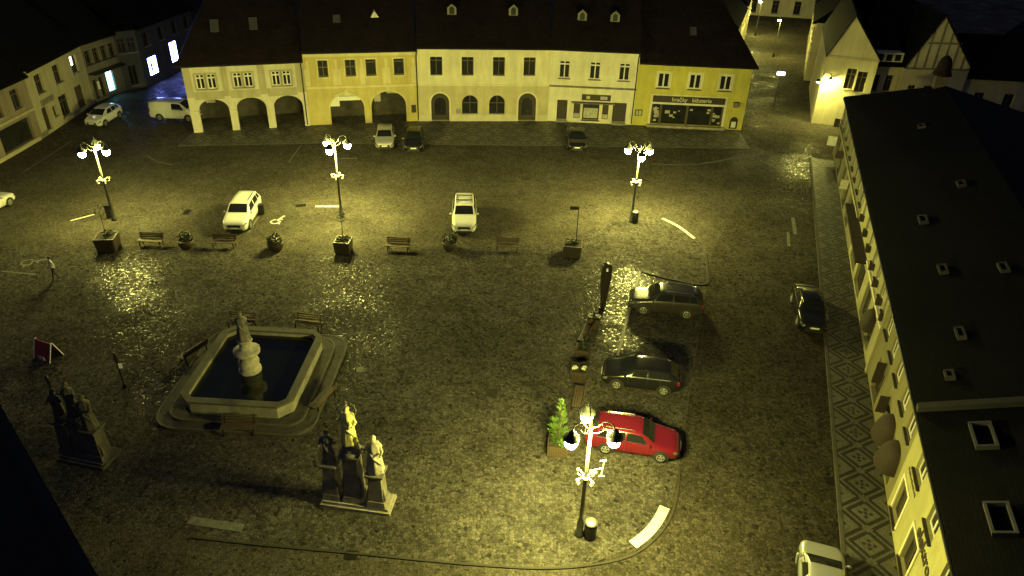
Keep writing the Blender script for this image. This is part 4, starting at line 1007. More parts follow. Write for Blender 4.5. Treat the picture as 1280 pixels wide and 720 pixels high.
def make_car(shape, paint, label, loc, rz, rails=None, crossbars=False, lit=False):
    """nose towards local -y; origin on the ground under the middle"""
    S = SHAPES[shape]; L, W, H = S["L"], S["W"], S["H"]; hw = W/2
    rails = S["rails"] if rails is None else rails
    t = thing("parked_car" if shape != "van" else "parked_van", label, "car" if shape != "van" else "van", loc, rz, "vehicles parked round the square")
    top = [(0,S["hb"]-.30),(.02,S["hb"]-.17),(.06,S["hb"]-.06),(S["cowl"]-.03,S["hb"]+.06),(S["cowl"],S["hb"]+.09),(lerp(S["cowl"],S["st"],.5),lerp(S["hb"]+.09,H-.03,.58)),(S["st"],H-.045),(S["st"]+.08,H),(lerp(S["st"],S["re"],.6),H),(S["re"],H-.06),(S["tb"]-.005,S["belt"]+.08)]
    if shape == "saloon": top += [(S["tb"]+.03,S["belt"]+.06),(.97,S["belt"]+.03),(.99,S["belt"]-.06),(1,S["belt"]-.2)]
    else: top += [(.99,S["belt"]-.05),(1,S["belt"]-.25)]
    belt = [(0,S["hb"]-.36),(.02,S["hb"]-.26),(.06,S["hb"]-.14),(S["cowl"],S["belt"]-.03),(.6,S["belt"]+.01),(.9,S["belt"]+.04),(.985,S["belt"]-.02),(1,S["belt"]-.28)]
    plan = [(0,.58),(.012,.74),(.03,.86),(.07,.945),(.15,.985),(.3,1),(.75,1),(.88,.985),(.95,.955),(.985,.89),(1,.80)]
    grn = [(0,.70),(S["cowl"]-.02,.80),(S["cowl"]+.02,.82),(S["st"],.74),(lerp(S["st"],S["re"],.5),.745),(S["re"],.70),(S["tb"],.78),(1,.74)]
    if shape == "van": grn = [(0,.7),(.16,.84),(S["st"],.84),(.9,.86),(1,.84)]
    def sec(s):
        w = hw*interp(plan, s); zb = interp(belt, s); zt = max(interp(top, s), zb+.03); wt = min(hw*interp(grn, s), w*.93)
        z0 = lerp(.20, .30, max(0, 1-min(s, 1-s)/.08)); cab = zt-zb
        return [(w*.86,z0),(w*.965,z0+.10),(w,z0+.40*(zb-z0)),(w*.99,zb-.07),(w*.95,zb),(lerp(w*.95,wt,.88),zb+cab*.86),(wt*.90,zb+cab*.96),(wt*.55,zt-.008*min(1,cab*3)),(0,zt)]
    def pt(s, k, side, off=0.0):
        a = sec(s); i = min(int(k), 7); f = k-i; y = lerp(a[i][0], a[i+1][0], f); z = lerp(a[i][1], a[i+1][1], f)
        tx, tz = a[i+1][0]-a[i][0], a[i+1][1]-a[i][1]; n = math.hypot(tx, tz) or 1
        return (side*(y+off*tz/n), (s-.5)*L, z-off*tx/n)
    ss = sorted(set([0,.006,.015,.03,.05,.08,.12,.16,.2,S["cowl"]-.03,S["cowl"]-.01,S["cowl"]+.005]+[lerp(S["cowl"]+.005,S["st"],i/4) for i in range(1,5)]+[S["st"]+.03,S["st"]+.08]+[lerp(S["st"]+.08,S["re"],i/5) for i in range(1,6)]+[lerp(S["re"],S["tb"],i/3) for i in range(1,4)]+([.9,.94,.965,.98] if shape=="saloon" else [])+[.985,.993,1]))
    vs = []; fs = []; m_ = 17
    for s in ss:
        vs += [pt(s, k, -1) for k in range(8)] + [pt(s, 8, 1)] + [pt(s, k, 1) for k in range(7,-1,-1)]
    for i in range(len(ss)-1):
        for j in range(m_-1): fs.append((i*m_+j, i*m_+j+1, (i+1)*m_+j+1, (i+1)*m_+j))
        fs.append((i*m_+m_-1, i*m_, (i+1)*m_, (i+1)*m_+m_-1))
    n = len(ss); fs += [tuple(range(m_-1,-1,-1)), tuple(range((n-1)*m_, n*m_))]
    body = fixn(MB().add(vs, fs).build("body", M_BODY[paint], t, True))
    for p in body.data.polygons:
        if len(p.vertices) > 5: p.use_smooth = False
    def patch(name, s0, s1, k0, k1, m, off=.008, side=None, ns=6, nk=3, parent=t, slant=0.0):
        b = MB()
        for sd in ((1,-1) if side is None else (side,)):
            g = [[pt(lerp(s0+slant*(j/nk), s1, i/ns) if slant >= 0 else lerp(s0, s1+slant*(j/nk), i/ns), lerp(k0, k1, j/nk), sd, off) for j in range(nk+1)] for i in range(ns+1)]
            for i in range(ns):
                for j in range(nk): b.quad(g[i][j], g[i+1][j], g[i+1][j+1], g[i][j+1])
        return b.build(name, m, parent, True)
    # glass
    c0, c1 = S["cowl"]+.012, S["st"]-.012
    b = MB(); N = 6; ks = [5.15, 6, 7, 8]
    def across(s0, s1, name, m, kmin=5.15, off=.01):
        b = MB(); cols = [(kmin,-1),(6,-1),(7,-1),(8,1),(7,1),(6,1),(kmin,1)]
        g = [[pt(lerp(s0, s1, i/N), k, sd, off) for k, sd in cols] for i in range(N+1)]
        for i in range(N):
            for j in range(len(cols)-1): b.quad(g[i][j], g[i+1][j], g[i+1][j+1], g[i][j+1])
        return b.build(name, m, t, True)
    across(c0, c1, "windscreen", M_CGLASS, 4.5)
    across(S["re"]+.012, S["tb"]-.02, "rear_window", M_CGLASS, 4.7)
    sw = [(S["st"]-.07, .565), (.585, S["re"]-.10 if shape != "saloon" else S["re"]-.03)]
    if shape == "van": sw = [(S["st"]-.07, .50)]
    for sd in (1, -1):
        for i, (a, e) in enumerate(sw): patch("side_window", a, e, 4.12, 4.93, M_CGLASS, .008, sd, slant=.055 if i == 0 else 0)
        if shape in ("suv","estate","hatch"): patch("side_window", S["re"]-.085, S["re"]+.015, 4.15, 4.9, M_CGLASS, .008, sd, slant=-.03)
    patch("window_trim", S["st"]-.10, S["re"]+.02 if shape != "van" else .5, 4.0, 4.09, M_CHROME if shape in ("estate","hatch") else M_TRIMBLK, .010)
    # lamps, grille, bumpers, plates
    for sd in (1, -1):
        patch("headlight", .008, .070, 2.7, 3.8, M_HEADL if not lit else emit("headlamp_on", (1,.98,.9), 30), .012, sd, 4, 2)
        patch("tail_light", .955, .993, 2.6, 4.2, M_TAILL, .012, sd, 4, 3)
    y0 = -L/2
    MB().box(-hw*.50, hw*.50, y0-.02, y0+.05, S["hb"]-.50, S["hb"]-.30).build("grille", M_TRIMBLK, t)
    MB().box(-hw*.62, hw*.62, y0-.03, y0+.08, .24, .42).build("lower_grille", M_TRIMBLK, t)
    MB().box(-.26, .26, y0-.045, y0-.021, .46, .57).build("number_plate", M_PLATE, t)
    MB().box(-.26, .26, L/2+.004, L/2+.03, .55, .67).build("number_plate", M_PLATE, t)
    b = MB()
    for s in (.335, .575, .74 if shape != "van" else .62):
        for sd in (1,-1):
            g = [pt(s, k, sd, .004) for k in (1.2,2,3,3.98)]; q = [pt(s+.0035, k, sd, .004) for k in (1.2,2,3,3.98)]
            for i in range(3): b.quad(g[i], q[i], q[i+1], g[i+1])
    b.build("door_seam", M_TRIMBLK, t)
    patch("sill_cladding", .10, .90, .05, 1.0, M_TRIMBLK, .012)
    for sd in (1, -1):
        p = pt(S["cowl"]+.055, 4.1, sd); b = MB(); b.ball((p[0]+sd*.13, p[1], p[2]+.05), .11, 10, 1.0, .55, .75); b.bar((p[0]-sd*.03,p[1],p[2]),(p[0]+sd*.08,p[1],p[2]+.03),.05)
        b.build("wing_mirror", M_BODY[paint], t, True)
        for s in S["wb"]:
            yc = (s-.5)*L; r = S["r"]; xo = sd*hw
            arch_ = MB(); nn = 20; ring = [(yc+(r+.075)*math.cos(2*math.pi*i/nn), max(r+(r+.075)*math.sin(2*math.pi*i/nn), .19)) for i in range(nn)]
            arch_.prismx(ring, min(xo-sd*.10, xo+sd*.004), max(xo-sd*.10, xo+sd*.004)); fixn(arch_.build("wheel_arch", M_TRIMBLK, t))
            def wheel_ring(prof):
                q = MB().lathe(prof, 20, cap=False); q.v = [(xo+sd*v[2], yc+v[0], r+v[1]) for v in q.v]; return q
            w_ = fixn(wheel_ring([(r*.60,-.16),(r*.95,-.17),(r,-.13),(r,-.02),(r*.95,.022),(r*.66,.024),(r*.62,.0)]).build("wheel", M_RUBBER, t, True))
            q = wheel_ring([(r*.64,.012),(r*.56,.020),(r*.52,-.03),(.0001,-.032)]); 
            for k in range(5):
                a = k*2*math.pi/5+.3; q.bar((xo+sd*.006, yc+.03*math.cos(a), r+.03*math.sin(a)), (xo+sd*.006, yc+r*.57*math.cos(a), r+r*.57*math.sin(a)), .07, .03)
            q.build("rim", M_RIM, w_)
    if rails:
        for sd in (1, -1):
            g = [pt(s, 6.1, sd, .055) for s in (S["st"]+.07, S["st"]+.09, .6, S["re"]-.07, S["re"]-.05)]; g[0] = pt(S["st"]+.07, 6.1, sd, 0); g[-1] = pt(S["re"]-.05, 6.1, sd, 0)
            MB().tube(g, .022, 6).build("roof_rail", M_TRIMBLK if paint in ("white",) else M_CHROME, t)
    if crossbars:
        for s in (.55, .74):
            a, c = pt(s, 6.0, 1, .09), pt(s, 6.0, -1, .09); MB().bar(a, c, .08, .04).build("roof_bar", M_TRIMBLK, t)
    return t
def park(shape, paint, label, front_px, rear_px, shift=0.0, **k):
    """middle of the car between the picture points of its nose and its tail on the ground"""
    a, c = G(*front_px), G(*rear_px); d = (a-c); ang = math.atan2(d.y, d.x)+math.pi/2; mid = (a+c)/2
    dd = d.normalized(); L = SHAPES[shape]["L"]; mid = a-dd*(L/2)
    return make_car(shape, paint, label, (mid.x, mid.y, 0), ang, **k)
park("suv", "white", "white SUV with dark roof rails parked in the square left of the painted wheelchair symbol", (294,293), (319,252))
park("suv", "white", "white car with black roof bars parked behind the row of benches in the middle", (580,295), (581,254), crossbars=True)
park("hatch", "silver", "pale silver hatchback, left one of the pair parked in front of the ochre house", (481,189), (483,160))
park("hatch", "black", "black hatchback parked beside the pale silver one before the cream house", (517,192), (519,163))
park("saloon", "black", "black saloon with bright number plate in front of the ivory house", (721,191), (718,160))
park("suv", "dark", "dark SUV with its bonnet catching the light, parked above the other dark hatchback", (785,382), (872,391))
park("hatch", "black", "black hatchback parked between the dark SUV and the red estate car", (752,472), (842,484))
park("estate", "red", "red estate car parked beside the front street lamp", (848,566), (740,549))
park("saloon", "black", "black saloon standing in the road by the edge of the mosaic pavement", (1016,419), (1003,370))
park("hatch", "silver", "silver hatchback cut off by the bottom edge beside the mosaic pavement", (1021,692), (1025,790))
park("van", "white", "white panel van half hidden behind the corner of the arcade house", (252,149), (203,147))
park("hatch", "white", "white hatchback parked under the cyan shop window in the side street", (116,161), (146,143))
park("saloon", "white", "white saloon entering the picture at its left edge", (12,250), (-20,268))

# ================================================================== STREET FURNITURE
def make_bench(label, loc, rz, group, m=M_WOOD, w=1.75):
    """seat faces local -y, backrest at +y"""
    t = thing("park_bench", label, "bench", loc, rz, group)
    b = MB()
    for i in range(4): b.box(-w/2, w/2, -.25+i*.125, -.25+i*.125+.10, .43, .47)
    b.build("seat", m, t)
    b = MB()
    for i in range(3): b.bar((-w/2, .27+.035*i, .58+.13*i), (w/2, .27+.035*i, .58+.13*i), .035, .10)
    b.build("backrest", m, t)
    for sx in (-1, 1):
        b = MB(); x = sx*(w/2-.16)
        b.bar((x,-.24,0), (x,-.22,.42), .06).bar((x,.26,0), (x,.22,.43), .06).bar((x,.22,.40), (x,.36,.92), .05).bar((x,-.26,.405), (x,.26,.405), .05)
        b.build("leg", M_BLACK, t)
    return t
BG = "benches in the square"
bench = make_bench("wooden bench nearest the leftmost planter and street lamp", (G(188,309)+Vector((0,.25,0))), 0, BG)
def bcopy(px, rz, label): p = G(*px); return dup(bench, (p.x, p.y, 0), rz, label=label)
bcopy((281,309), 0, "bench straight in front of the white SUV")
bcopy((498,313), R(-2), "bench between square planter and white car with roof bars")
bcopy((634,313), R(-2), "bench right of the white car with roof bars")
bcopy((731,424), R(-108), "bench in the line of flower boxes opposite the dark SUV")
bcopy((722,503), R(-100), "bench beside the small conifer in the slatted box")
bcopy((386,411), R(-8), "dark bench behind the far right corner of the fountain")
bcopy((303,409), R(-3), "dark bench behind the fountain's statue")
bcopy((243,446), R(-118), "dark bench on the left side of the fountain")
bcopy((404,505), R(-112), "bench standing on the fountain's right hand side near the golden statue")
bcopy((300,541), R(4), "dark bench in the shade in front of the fountain")
M_LEAF = leafmat("planter_leaves", (.045,.060,.022)); M_LEAFD = leafmat("shrub_leaves", (.016,.023,.010)); M_FLOW = mat("pale_blossom", (.60,.56,.50), .6, 0, .2, 20)
M_CONI = leafmat("conifer_needles", (.085,.15,.030)); M_BARK = mat("young_bark", (.09,.07,.05), .85, 0, .3, 12)
PLG = "planters in the square"
def square_planter(label, px, s, h, rz, plant=None, rs=1):
    p = G(*px); t = thing("planter", label, "planter", (p.x, p.y, 0), rz, PLG); rr = random.Random(rs)
    b = MB(); b.frustum(-s/2+.08, s/2-.08, -s/2+.08, s/2-.08, .03, h-.08, .07)
    for i in range(5):
        x = -s/2+.10+(s-.2)*i/4; b.bar((x*.93,-s/2+.065,.05), (x,-s/2-.015,h-.1), .05, .03)
    b.build("box", M_WOODD, t)
    b = MB(); e = .09
    b.box(-s/2, s/2, -s/2, -s/2+e, h-.08, h).box(-s/2, s/2, s/2-e, s/2, h-.08, h).box(-s/2, -s/2+e, -s/2+e, s/2-e, h-.08, h).box(s/2-e, s/2, -s/2+e, s/2-e, h-.08, h)
    b.build("rim", M_WOODD, t)
    MB().box(-s/2+e, s/2-e, -s/2+e, s/2-e, h-.1, h-.045).build("soil", M_SOIL, t)
    if plant == "sapling":
        MB().tube([(0,0,h-.05),(.03,.02,h+.8),(0,.05,h+1.7),(.04,.03,h+2.2)], [.035,.03,.02,.01], 7).tube([(0,.03,h+1.2),(.3,.1,h+1.7)], [.015,.006], 5).tube([(0,.04,h+1.4),(-.28,-.05,h+1.95)], [.015,.006], 5).build("trunk", M_BARK, t)
        MB().leaves((0,.03,h+1.9), (.42,.42,.5), 70, .12, rr).build("crown", M_LEAF, t)
    if plant in ("sapling", "flowers", "low"):
        b = MB()
        for i in range(5): b.leaves((rr.uniform(-.28,.28)*s, rr.uniform(-.28,.28)*s, h+.08), (.22,.22,.2), 45, .12, rr)
        b.build("foliage", M_LEAFD, t)
    if plant == "flowers":
        for i in range(2): MB().leaves(((-.26+.52*i)*s, -.22*s, h+.17), (.16,.16,.13), 60, .11, rr).build("blossom", M_FLOW, t)
    return t
square_planter("big dark planter with a thin sapling beside the leftmost street lamp", (137,311), 1.35, 1.05, R(8), "sapling", 1)
square_planter("dark square planter with a tiny tree in front of the second street lamp", (430,314), 1.15, .95, R(-3), "sapling", 2)
square_planter("dark planter heaped with plants at the foot of the sign post", (715,318), 1.35, .95, R(-6), "low", 3)
square_planter("flower box at the head of the line, just below the dark pillar", (742,408), .85, .75, R(-12), "flowers", 4)
square_planter("flower box with dark plants between the two benches of the line", (727,446), .8, .7, R(-12), "low", 5)
square_planter("flower box with two pale blossoms opposite the black hatchback", (723,474), .95, .8, R(-8), "flowers", 6)
def tub(label, px, r, rs):
    p = G(*px); t = thing("planter", label, "planter", (p.x, p.y, 0), 0, PLG); rr = random.Random(rs)
    MB().lathe([(r*.72,0),(r*.95,.25),(r,.55),(r*.93,.62),(r*.85,.6),(r*.8,.52),(.001,.52)], 18, cap=False).build("tub", M_WOODD, t, True)
    b = MB()
    for i in range(7): b.leaves((rr.uniform(-.55,.55)*r, rr.uniform(-.55,.55)*r, .78+rr.uniform(-.1,.2)), (.32,.32,.28), 60, .15, rr)
    b.build("shrub", M_LEAFD, t)
    b = MB().leaves((.0,-.3*r,.95), (.35,.2,.14), 34, .10, rr).build("blossom", M_FLOW, t)
tub("round tub with a bushy shrub between the two left benches", (234,309), .56, 21)
tub("round tub with dark flowers to the right of the bench by the white SUV", (345,311), .60, 22)
tub("round tub with a low shrub at the nose of the white car with roof bars", (562,311), .56, 23)
# conifer in its slatted box
p = G(697,563); t = thing("potted_conifer", "bright green young conifer in a slatted wooden box left of the front street lamp", "tree", (p.x, p.y, 0), R(-6))
b = MB(); s_ = 1.0
for i in range(9): x = -s_/2+.055+i*(s_-.11)/8; b.box(x-.05, x+.05, -s_/2, -s_/2+.04, .03, .62).box(x-.05, x+.05, s_/2-.04, s_/2, .03, .62).box(-s_/2, -s_/2+.04, x-.05+.001, x+.05-.001, .032, .618).box(s_/2-.04, s_/2, x-.05+.001, x+.05-.001, .032, .618)
b.build("box", M_WOOD, t); MB().box(-.44,.44,-.44,.44,.06,.55).build("soil", M_SOIL, t)
MB().tube([(0,0,.5),(0,0,1.5),(.03,0,3.0)], [.06,.04,.01], 8).build("trunk", M_BARK, t)
rr = random.Random(5); b = MB()
for lev in range(26):
    z = .72+lev*.098; r_ = .52*(1-lev/27)**.85*(.85+.3*rr.random()); n = max(4, int(11*(1-lev/30)))
    for k in range(n):
        a = rr.random()*6.28; rl = r_*(.7+.5*rr.random()); c_, s2 = math.cos(a), math.sin(a)
        for q in range(7):
            f = (q+1)/7; pz = z-.10*f+.06*f*f*2+rr.uniform(-.03,.03); px_, py_ = c_*rl*f+rr.uniform(-.04,.04), s2*rl*f+rr.uniform(-.04,.04); w_ = .055*(1.3-f*.6)
            nx, ny = -s2, c_; b.add([(px_-nx*w_,py_-ny*w_,pz),(px_+c_*.03,py_+s2*.03,pz+.02),(px_+nx*w_,py_+ny*w_,pz),(px_+c_*.12,py_+s2*.12,pz+.09)], [(0,1,2,3)])
for i in range(6): b.leaves((rr.uniform(-.35,.35), rr.uniform(-.35,.35), .72), (.18,.18,.14), 40, .12, rr)
b.build("crown", M_CONI, t)
# dark pillar with round top
p = G(753,386); t = thing("info_pillar", "tall dark round-topped pillar with a small pale plate at the head of the flower boxes", "pillar", (p.x, p.y, 0), R(10))
M_PIL = mat("dark_bronze", (.022,.018,.016), .45, .4, .3, 5)
b = MB(); n = 12; prof = [(-.13,0),(-.15,.5),(-.26,1.6),(-.32,2.4),(-.30,3.1)] + [(-.30*math.cos(math.pi*i/8), 3.1+.30*math.sin(math.pi*i/8)) for i in range(1,8)] + [(.30,3.1),(.32,2.4),(.24,1.6),(.15,.5),(.13,0)]
b.prismy(prof, -.13, .13); fixn(b.build("column", M_PIL, t)); MB().box(-.22,.22,-.2,.2,0,.05).build("foot_plate", M_DARKMET, t); MB().box(-.06,.06,-.142,-.131,2.85,3.07).build("plate", M_SIGNW, t)
# sign post by the planter
p = G(720,307); t = thing("sign_post", "thin post carrying a small sign, rising from the plant-heaped planter's back", "sign post", (p.x, p.y+.3, 0), 0)
MB().tube([(0,0,0),(0,0,3.05)], .03, 8).build("pole", M_DARKMET, t); MB().box(-.62,-.04,-.03,.0,2.78,3.03).build("sign_plate", M_DARKMET, t)
# litter bins
def bin_(label, px, r, h, m=M_DARKMET, box=False):
    p = G(*px); t = thing("litter_bin", label, "litter bin", (p.x, p.y, 0), .2, "litter bins in the square")
    if box:
        MB().box(-r,r,-r*.7,r*.7,.1,h).box(-.03,.03,-.03,.03,0,.099).build("body", m, t); MB().box(-r-.02,r+.02,-r*.7-.02,r*.7+.02,h+.002,h+.06).build("lid", m, t)
    else:
        MB().lathe([(r*.9,0),(r*.9,.05),(r,.08),(r,h*.8),(r*.96,h*.82)], 18).build("body", m, t, True); MB().lathe([(r*1.04,h*.90),(r*1.04,h*.94),(r*.7,h),(.001,h*1.02)], 18).build("lid", M_STEEL, t, True)
        b = MB()
        for k in range(3): a = k*2.09; b.box(r*.9*math.cos(a)-.02, r*.9*math.cos(a)+.02, r*.9*math.sin(a)-.02, r*.9*math.sin(a)+.02, h*.8, h*.91)
        b.build("lid_support", m, t)
bin_("round dark litter bin with a pale lid at the foot of the front street lamp", (737,671), .27, .98)
bin_("round litter bin against the foot of the lamp nearest the toy shop", (793,278), .27, 1.0)
bin_("small box bin beside the rear wheel of the white SUV", (326,268), .3, .8, M_DARKMET, True)
bin_("narrow box bin at the foot of the leftmost street lamp", (139,272), .25, 1.0, M_DARKMET, True)
# street signs and posts in the dark left part
def post(label, px, h, name="post", sign=None):
    p = G(*px); t = thing(name, label, "post", (p.x, p.y, 0), .3)
    MB().lathe([(.09,0),(.09,.1),(.055,.16),(.05,h*.7),(.085,h*.72),(.085,h*.95),(.05,h)], 12).build("shaft", M_DARKMET, t, True)
    if sign: MB().box(.05,.22,-.11,-.09,h*.58,h*.72).build("plate", M_SIGNW, t)
    return t
post("slender dark post with a small white plate, left of the fountain", (156,484), 2.3, "post", True)
post("dark post in the gloom behind the left group of saints", (70,502), 1.7, "post")
post("short leaning post with a black top near the faded wheelchair symbol", (72,316), .8, "bollard") if False else None
# folding sandwich board
p = G(61,445); t = thing("sandwich_board", "red folding sandwich board with white edges standing alone in the dark", "sign board", (p.x, p.y, 0), R(-22))
M_REDB = mat("faded_red_board", (.30,.04,.04), .6, 0, .3)
for sg in (-1, 1): MB().add([(-.6,sg*.42,.0),(.6,sg*.42,.0),(.6,sg*.03,1.05),(-.6,sg*.03,1.05),(-.6,sg*.42+sg*.03,.0),(.6,sg*.42+sg*.03,.0),(.6,sg*.03+sg*.03,1.06),(-.6,sg*.03+sg*.03,1.06)], [(0,1,2,3),(4,7,6,5),(0,4,5,1),(2,6,7,3),(1,5,6,2),(0,3,7,4)]).build("panel", M_REDB, t)
for x in (-.62, .62): MB().bar((x,-.44,.0),(x,-.03,1.08),.05).bar((x,.44,.0),(x,.03,1.08),.05).build("edge_strip", M_SIGNW, t)
MB().box(-.12,.34,-.49,-.47,.10,.34).build("notice", M_SIGNW, t)
# a person on the way across the square
def person(label, px, h, rz):
    p = G(*px); t = thing("person", label, "person", (p.x, p.y, 0), rz)
    V = {"pelvis":(0,0,.93,.135),"belly":(0,.0,1.08,.13),"chest":(0,.01,1.30,.155),"neckb":(0,.01,1.46,.075),"neck":(0,0,1.54,.058),"head":(0,-.01,1.64,.088),"crown":(0,-.005,1.72,.075)}
    E_ = [("pelvis","belly"),("belly","chest"),("chest","neckb"),("neckb","neck"),("neck","head"),("head","crown")]
    for sg, n_, st in ((1,"l",.20),(-1,"r",-.16)):
        V.update({n_+"hip":(sg*.10,0,.88,.095),n_+"kn":(sg*.11,-st*.5,.50,.062),n_+"an":(sg*.11,-st*.9+(.10 if st<0 else 0),.10,.042),n_+"toe":(sg*.12,-st*.9-.16+(.10 if st<0 else 0),.035,.035),
                  n_+"sh":(sg*.18,.01,1.41,.062),n_+"el":(sg*.23,.03+st*.4,1.14,.044),n_+"wr":(sg*.22,-.06+st*.7,.92,.032),n_+"ha":(sg*.215,-.09+st*.75,.84,.034)})
        E_ += [("pelvis",n_+"hip"),(n_+"hip",n_+"kn"),(n_+"kn",n_+"an"),(n_+"an",n_+"toe"),("chest",n_+"sh"),(n_+"sh",n_+"el"),(n_+"el",n_+"wr"),(n_+"wr",n_+"ha")]
    names = list(V); k = h/1.76
    me = bpy.data.meshes.new("body"); me.from_pydata([(V[n][0]*k,V[n][1]*k,V[n][2]*k) for n in names], [(names.index(a), names.index(b)) for a, b in E_], [])
    o = bpy.data.objects.new("body", me); COL.objects.link(o); o.parent = t
    sk = o.modifiers.new("Skin", 'SKIN'); sk.use_smooth_shade = True
    for i, n in enumerate(names):
        d = me.skin_vertices[0].data[i]; d.radius = (V[n][3]*k,)*2; d.use_root = (n == "pelvis")
    o.modifiers.new("Sub", 'SUBSURF').levels = 1; o.modifiers["Sub"].render_levels = 2
    mt, nt, bs = newmat("person_clothes_and_skin"); sx = nt.nodes.new("ShaderNodeSeparateXYZ"); nt.links.new(objco(nt), sx.inputs[0])
    leg = mth(nt, 'LESS_THAN', sx.outputs[2], .97*k); skin = mth(nt, 'GREATER_THAN', sx.outputs[2], 1.50*k); shoe = mth(nt, 'LESS_THAN', sx.outputs[2], .085*k)
    c = mixc(nt, leg, (.55,.54,.52), (.030,.024,.028)); c = mixc(nt, skin, c, (.36,.22,.16)); c = mixc(nt, shoe, c, (.015,.015,.015))
    nt.links.new(c, bs.inputs["Base Color"]); bs.inputs["Roughness"].default_value = .8; me.materials.append(mt)
    MB().ball((0,.02*k,1.70*k), .108*k, 12, .95, 1.0, .88).build("hair", M_BLACK, t, True)
    MB().ball((0,-.095*k,1.63*k), .02, 8, .8, 1, 1.2).build("nose", mat("skin", (.36,.22,.16), .6, 0, .1), t, True)
person("person with black hair, white shirt and dark trousers walking near the left edge", (70,350), 1.74, R(-40))

# ================================================================== FOUNTAIN
c0, c1, c2, c3 = G(238,522), G(368,530), G(404,436), G(278,424)          # outer foot of the basin wall
ctr = (c0+c1+c2+c3)/4; ux = (c1-c0).normalized(); angF = math.atan2(ux.y, ux.x)
t = thing("fountain", "square stone fountain basin of dark water with chamfered corners and stepped surround", "fountain", (ctr.x, ctr.y, 0), angF)
FX = ((c1-c0).length+(c2-c3).length)/4; FY = ((c3-c0).length+(c2-c1).length)/4
def rnd_(hx, hy, c, n=6):
    return [(sx*(hx-c)+c*math.cos(a0+math.pi/2*k/n), sy*(hy-c)+c*math.sin(a0+math.pi/2*k/n)) for sx, sy, a0 in ((1,1,0),(-1,1,math.pi/2),(-1,-1,math.pi),(1,-1,1.5*math.pi)) for k in range(n+1)]
def oct_(hx, hy, c): return [(-hx+c,-hy),(hx-c,-hy),(hx,-hy+c),(hx,hy-c),(hx-c,hy),(-hx+c,hy),(-hx,hy-c),(-hx,-hy+c)]
def ring_(name, o_, i_, z0, z1, m, par):
    n = len(o_); b = MB(); b.add([(x,y,z0) for x,y in o_]+[(x,y,z1) for x,y in o_]+[(x,y,z1) for x,y in i_]+[(x,y,z0) for x,y in i_],
        [q for k in range(n) for q in ((k,(k+1)%n,n+(k+1)%n,n+k),(n+k,n+(k+1)%n,2*n+(k+1)%n,2*n+k),(2*n+k,2*n+(k+1)%n,3*n+(k+1)%n,3*n+k))])
    return fixn(b.build(name, m, par))
M_STEP = mat("dark_step_stone", (.055,.048,.04), .85, 0, .45, 2.2, .5, 22); M_FST = mat("fountain_stone", (.25,.235,.19), .8, 0, .45, 1.3, .35, 18); M_FCAP = mat("fountain_coping", (.085,.078,.062), .8, 0, .4, 1.6, .35, 18)
ring_("step", rnd_(FX+1.25, FY+1.0, 1.3), rnd_(FX+.62, FY+.5, 1.0), -.02, .15, M_STEP, t)
ring_("step", rnd_(FX+.63, FY+.51, 1.0), rnd_(FX-.1, FY-.1, .5), -.02, .31, M_STEP, t)
ring_("step_nosing", rnd_(FX+1.255, FY+1.005, 1.3), rnd_(FX+1.15, FY+.9, 1.24), .152, .165, M_FCAP, t); ring_("step_nosing", rnd_(FX+.635, FY+.515, 1.0), rnd_(FX+.53, FY+.41, .94), .312, .325, M_FCAP, t)
ring_("basin_wall", oct_(FX-.02, FY-.02, .62), oct_(FX-.30, FY-.30, .42), .3, 1.02, M_FST, t)
ring_("coping", oct_(FX+.07, FY+.07, .64), oct_(FX-.33, FY-.33, .30), 1.022, 1.14, M_FCAP, t)
mt, nt, bs = newmat("fountain_water"); bs.inputs["Base Color"].default_value = (.006,.008,.008,1); bs.inputs["Roughness"].default_value = .06
bump(nt, bs, noise(nt, objco(nt), 3.0, 3), .12, .02)
MB().poly([(x,y,.80) for x,y in oct_(FX-.29, FY-.29, .4)]).build("water", mt, t)
# the column in the middle of the water
pc = G(313,462,.8); q = Matrix.Rotation(-angF,3,'Z') @ (Vector((pc.x,pc.y,0))-Vector((ctr.x,ctr.y,0)))
M_STAT = mat("statue_sandstone", (.40,.37,.29), .85, 0, .45, 3, .5, 20)
MB().lathe([(.60,.5),(.60,.9),(.50,1.0),(.56,1.35),(.44,1.6),(.40,1.75),(.58,1.88),(.70,2.02),(.70,2.14),(.55,2.18),(.36,2.25),(.32,2.5),(.30,2.65),(.38,2.72),(.38,2.8),(.1,2.82)], 16, (q.x,q.y,0), fold=.03, k=8).build("pedestal", M_STAT, t, True)
def figure(b, base, h, ph=0.0, arms=((.32,-.25,.62),(-.30,-.22,.66)), w=1.0, lean=0):
    """robed standing figure, head up top"""
    x, y, z = base; s = h/1.75
    prof = [(.27,0),(.29,.06),(.25,.35),(.23,.62),(.20,.85),(.185,1.0),(.225,1.2),(.245,1.34),(.20,1.45),(.09,1.5),(.065,1.54),(.06,1.58)]
    b.lathe([(r*s*w, zz*s) for r, zz in prof], 22, (x,y,z), 1.0, .80, .13, 7, ph)
    b.ball((x,y-.02*s,z+1.64*s), .115*s, 12, .9, 1, 1.15); b.ball((x,y-.13*s,z+1.63*s), .022*s, 6)
    b.ball((x,y+.03*s,z+1.67*s), .125*s, 10, .95, 1, 1.05)
    for ax, ay, az in arms:
        sg = 1 if ax > 0 else -1
        b.tube([(x+sg*.2*s,y,z+1.38*s),(x+sg*.33*s,y-.05*s,z+1.12*s),(x+ax*s,y+ay*s,z+(az+.45)*s)], [.075*s,.065*s,.045*s], 8)
        b.ball((x+ax*s,y+ay*s,z+(az+.46)*s), .05*s, 8)
    b.tube([(x-.2*s*w,y-.12*s,z+1.25*s),(x+.05*s,y-.22*s,z+.85*s),(x+.24*s*w,y-.10*s,z+.45*s)], [.05*s,.07*s,.04*s], 6)
    return b
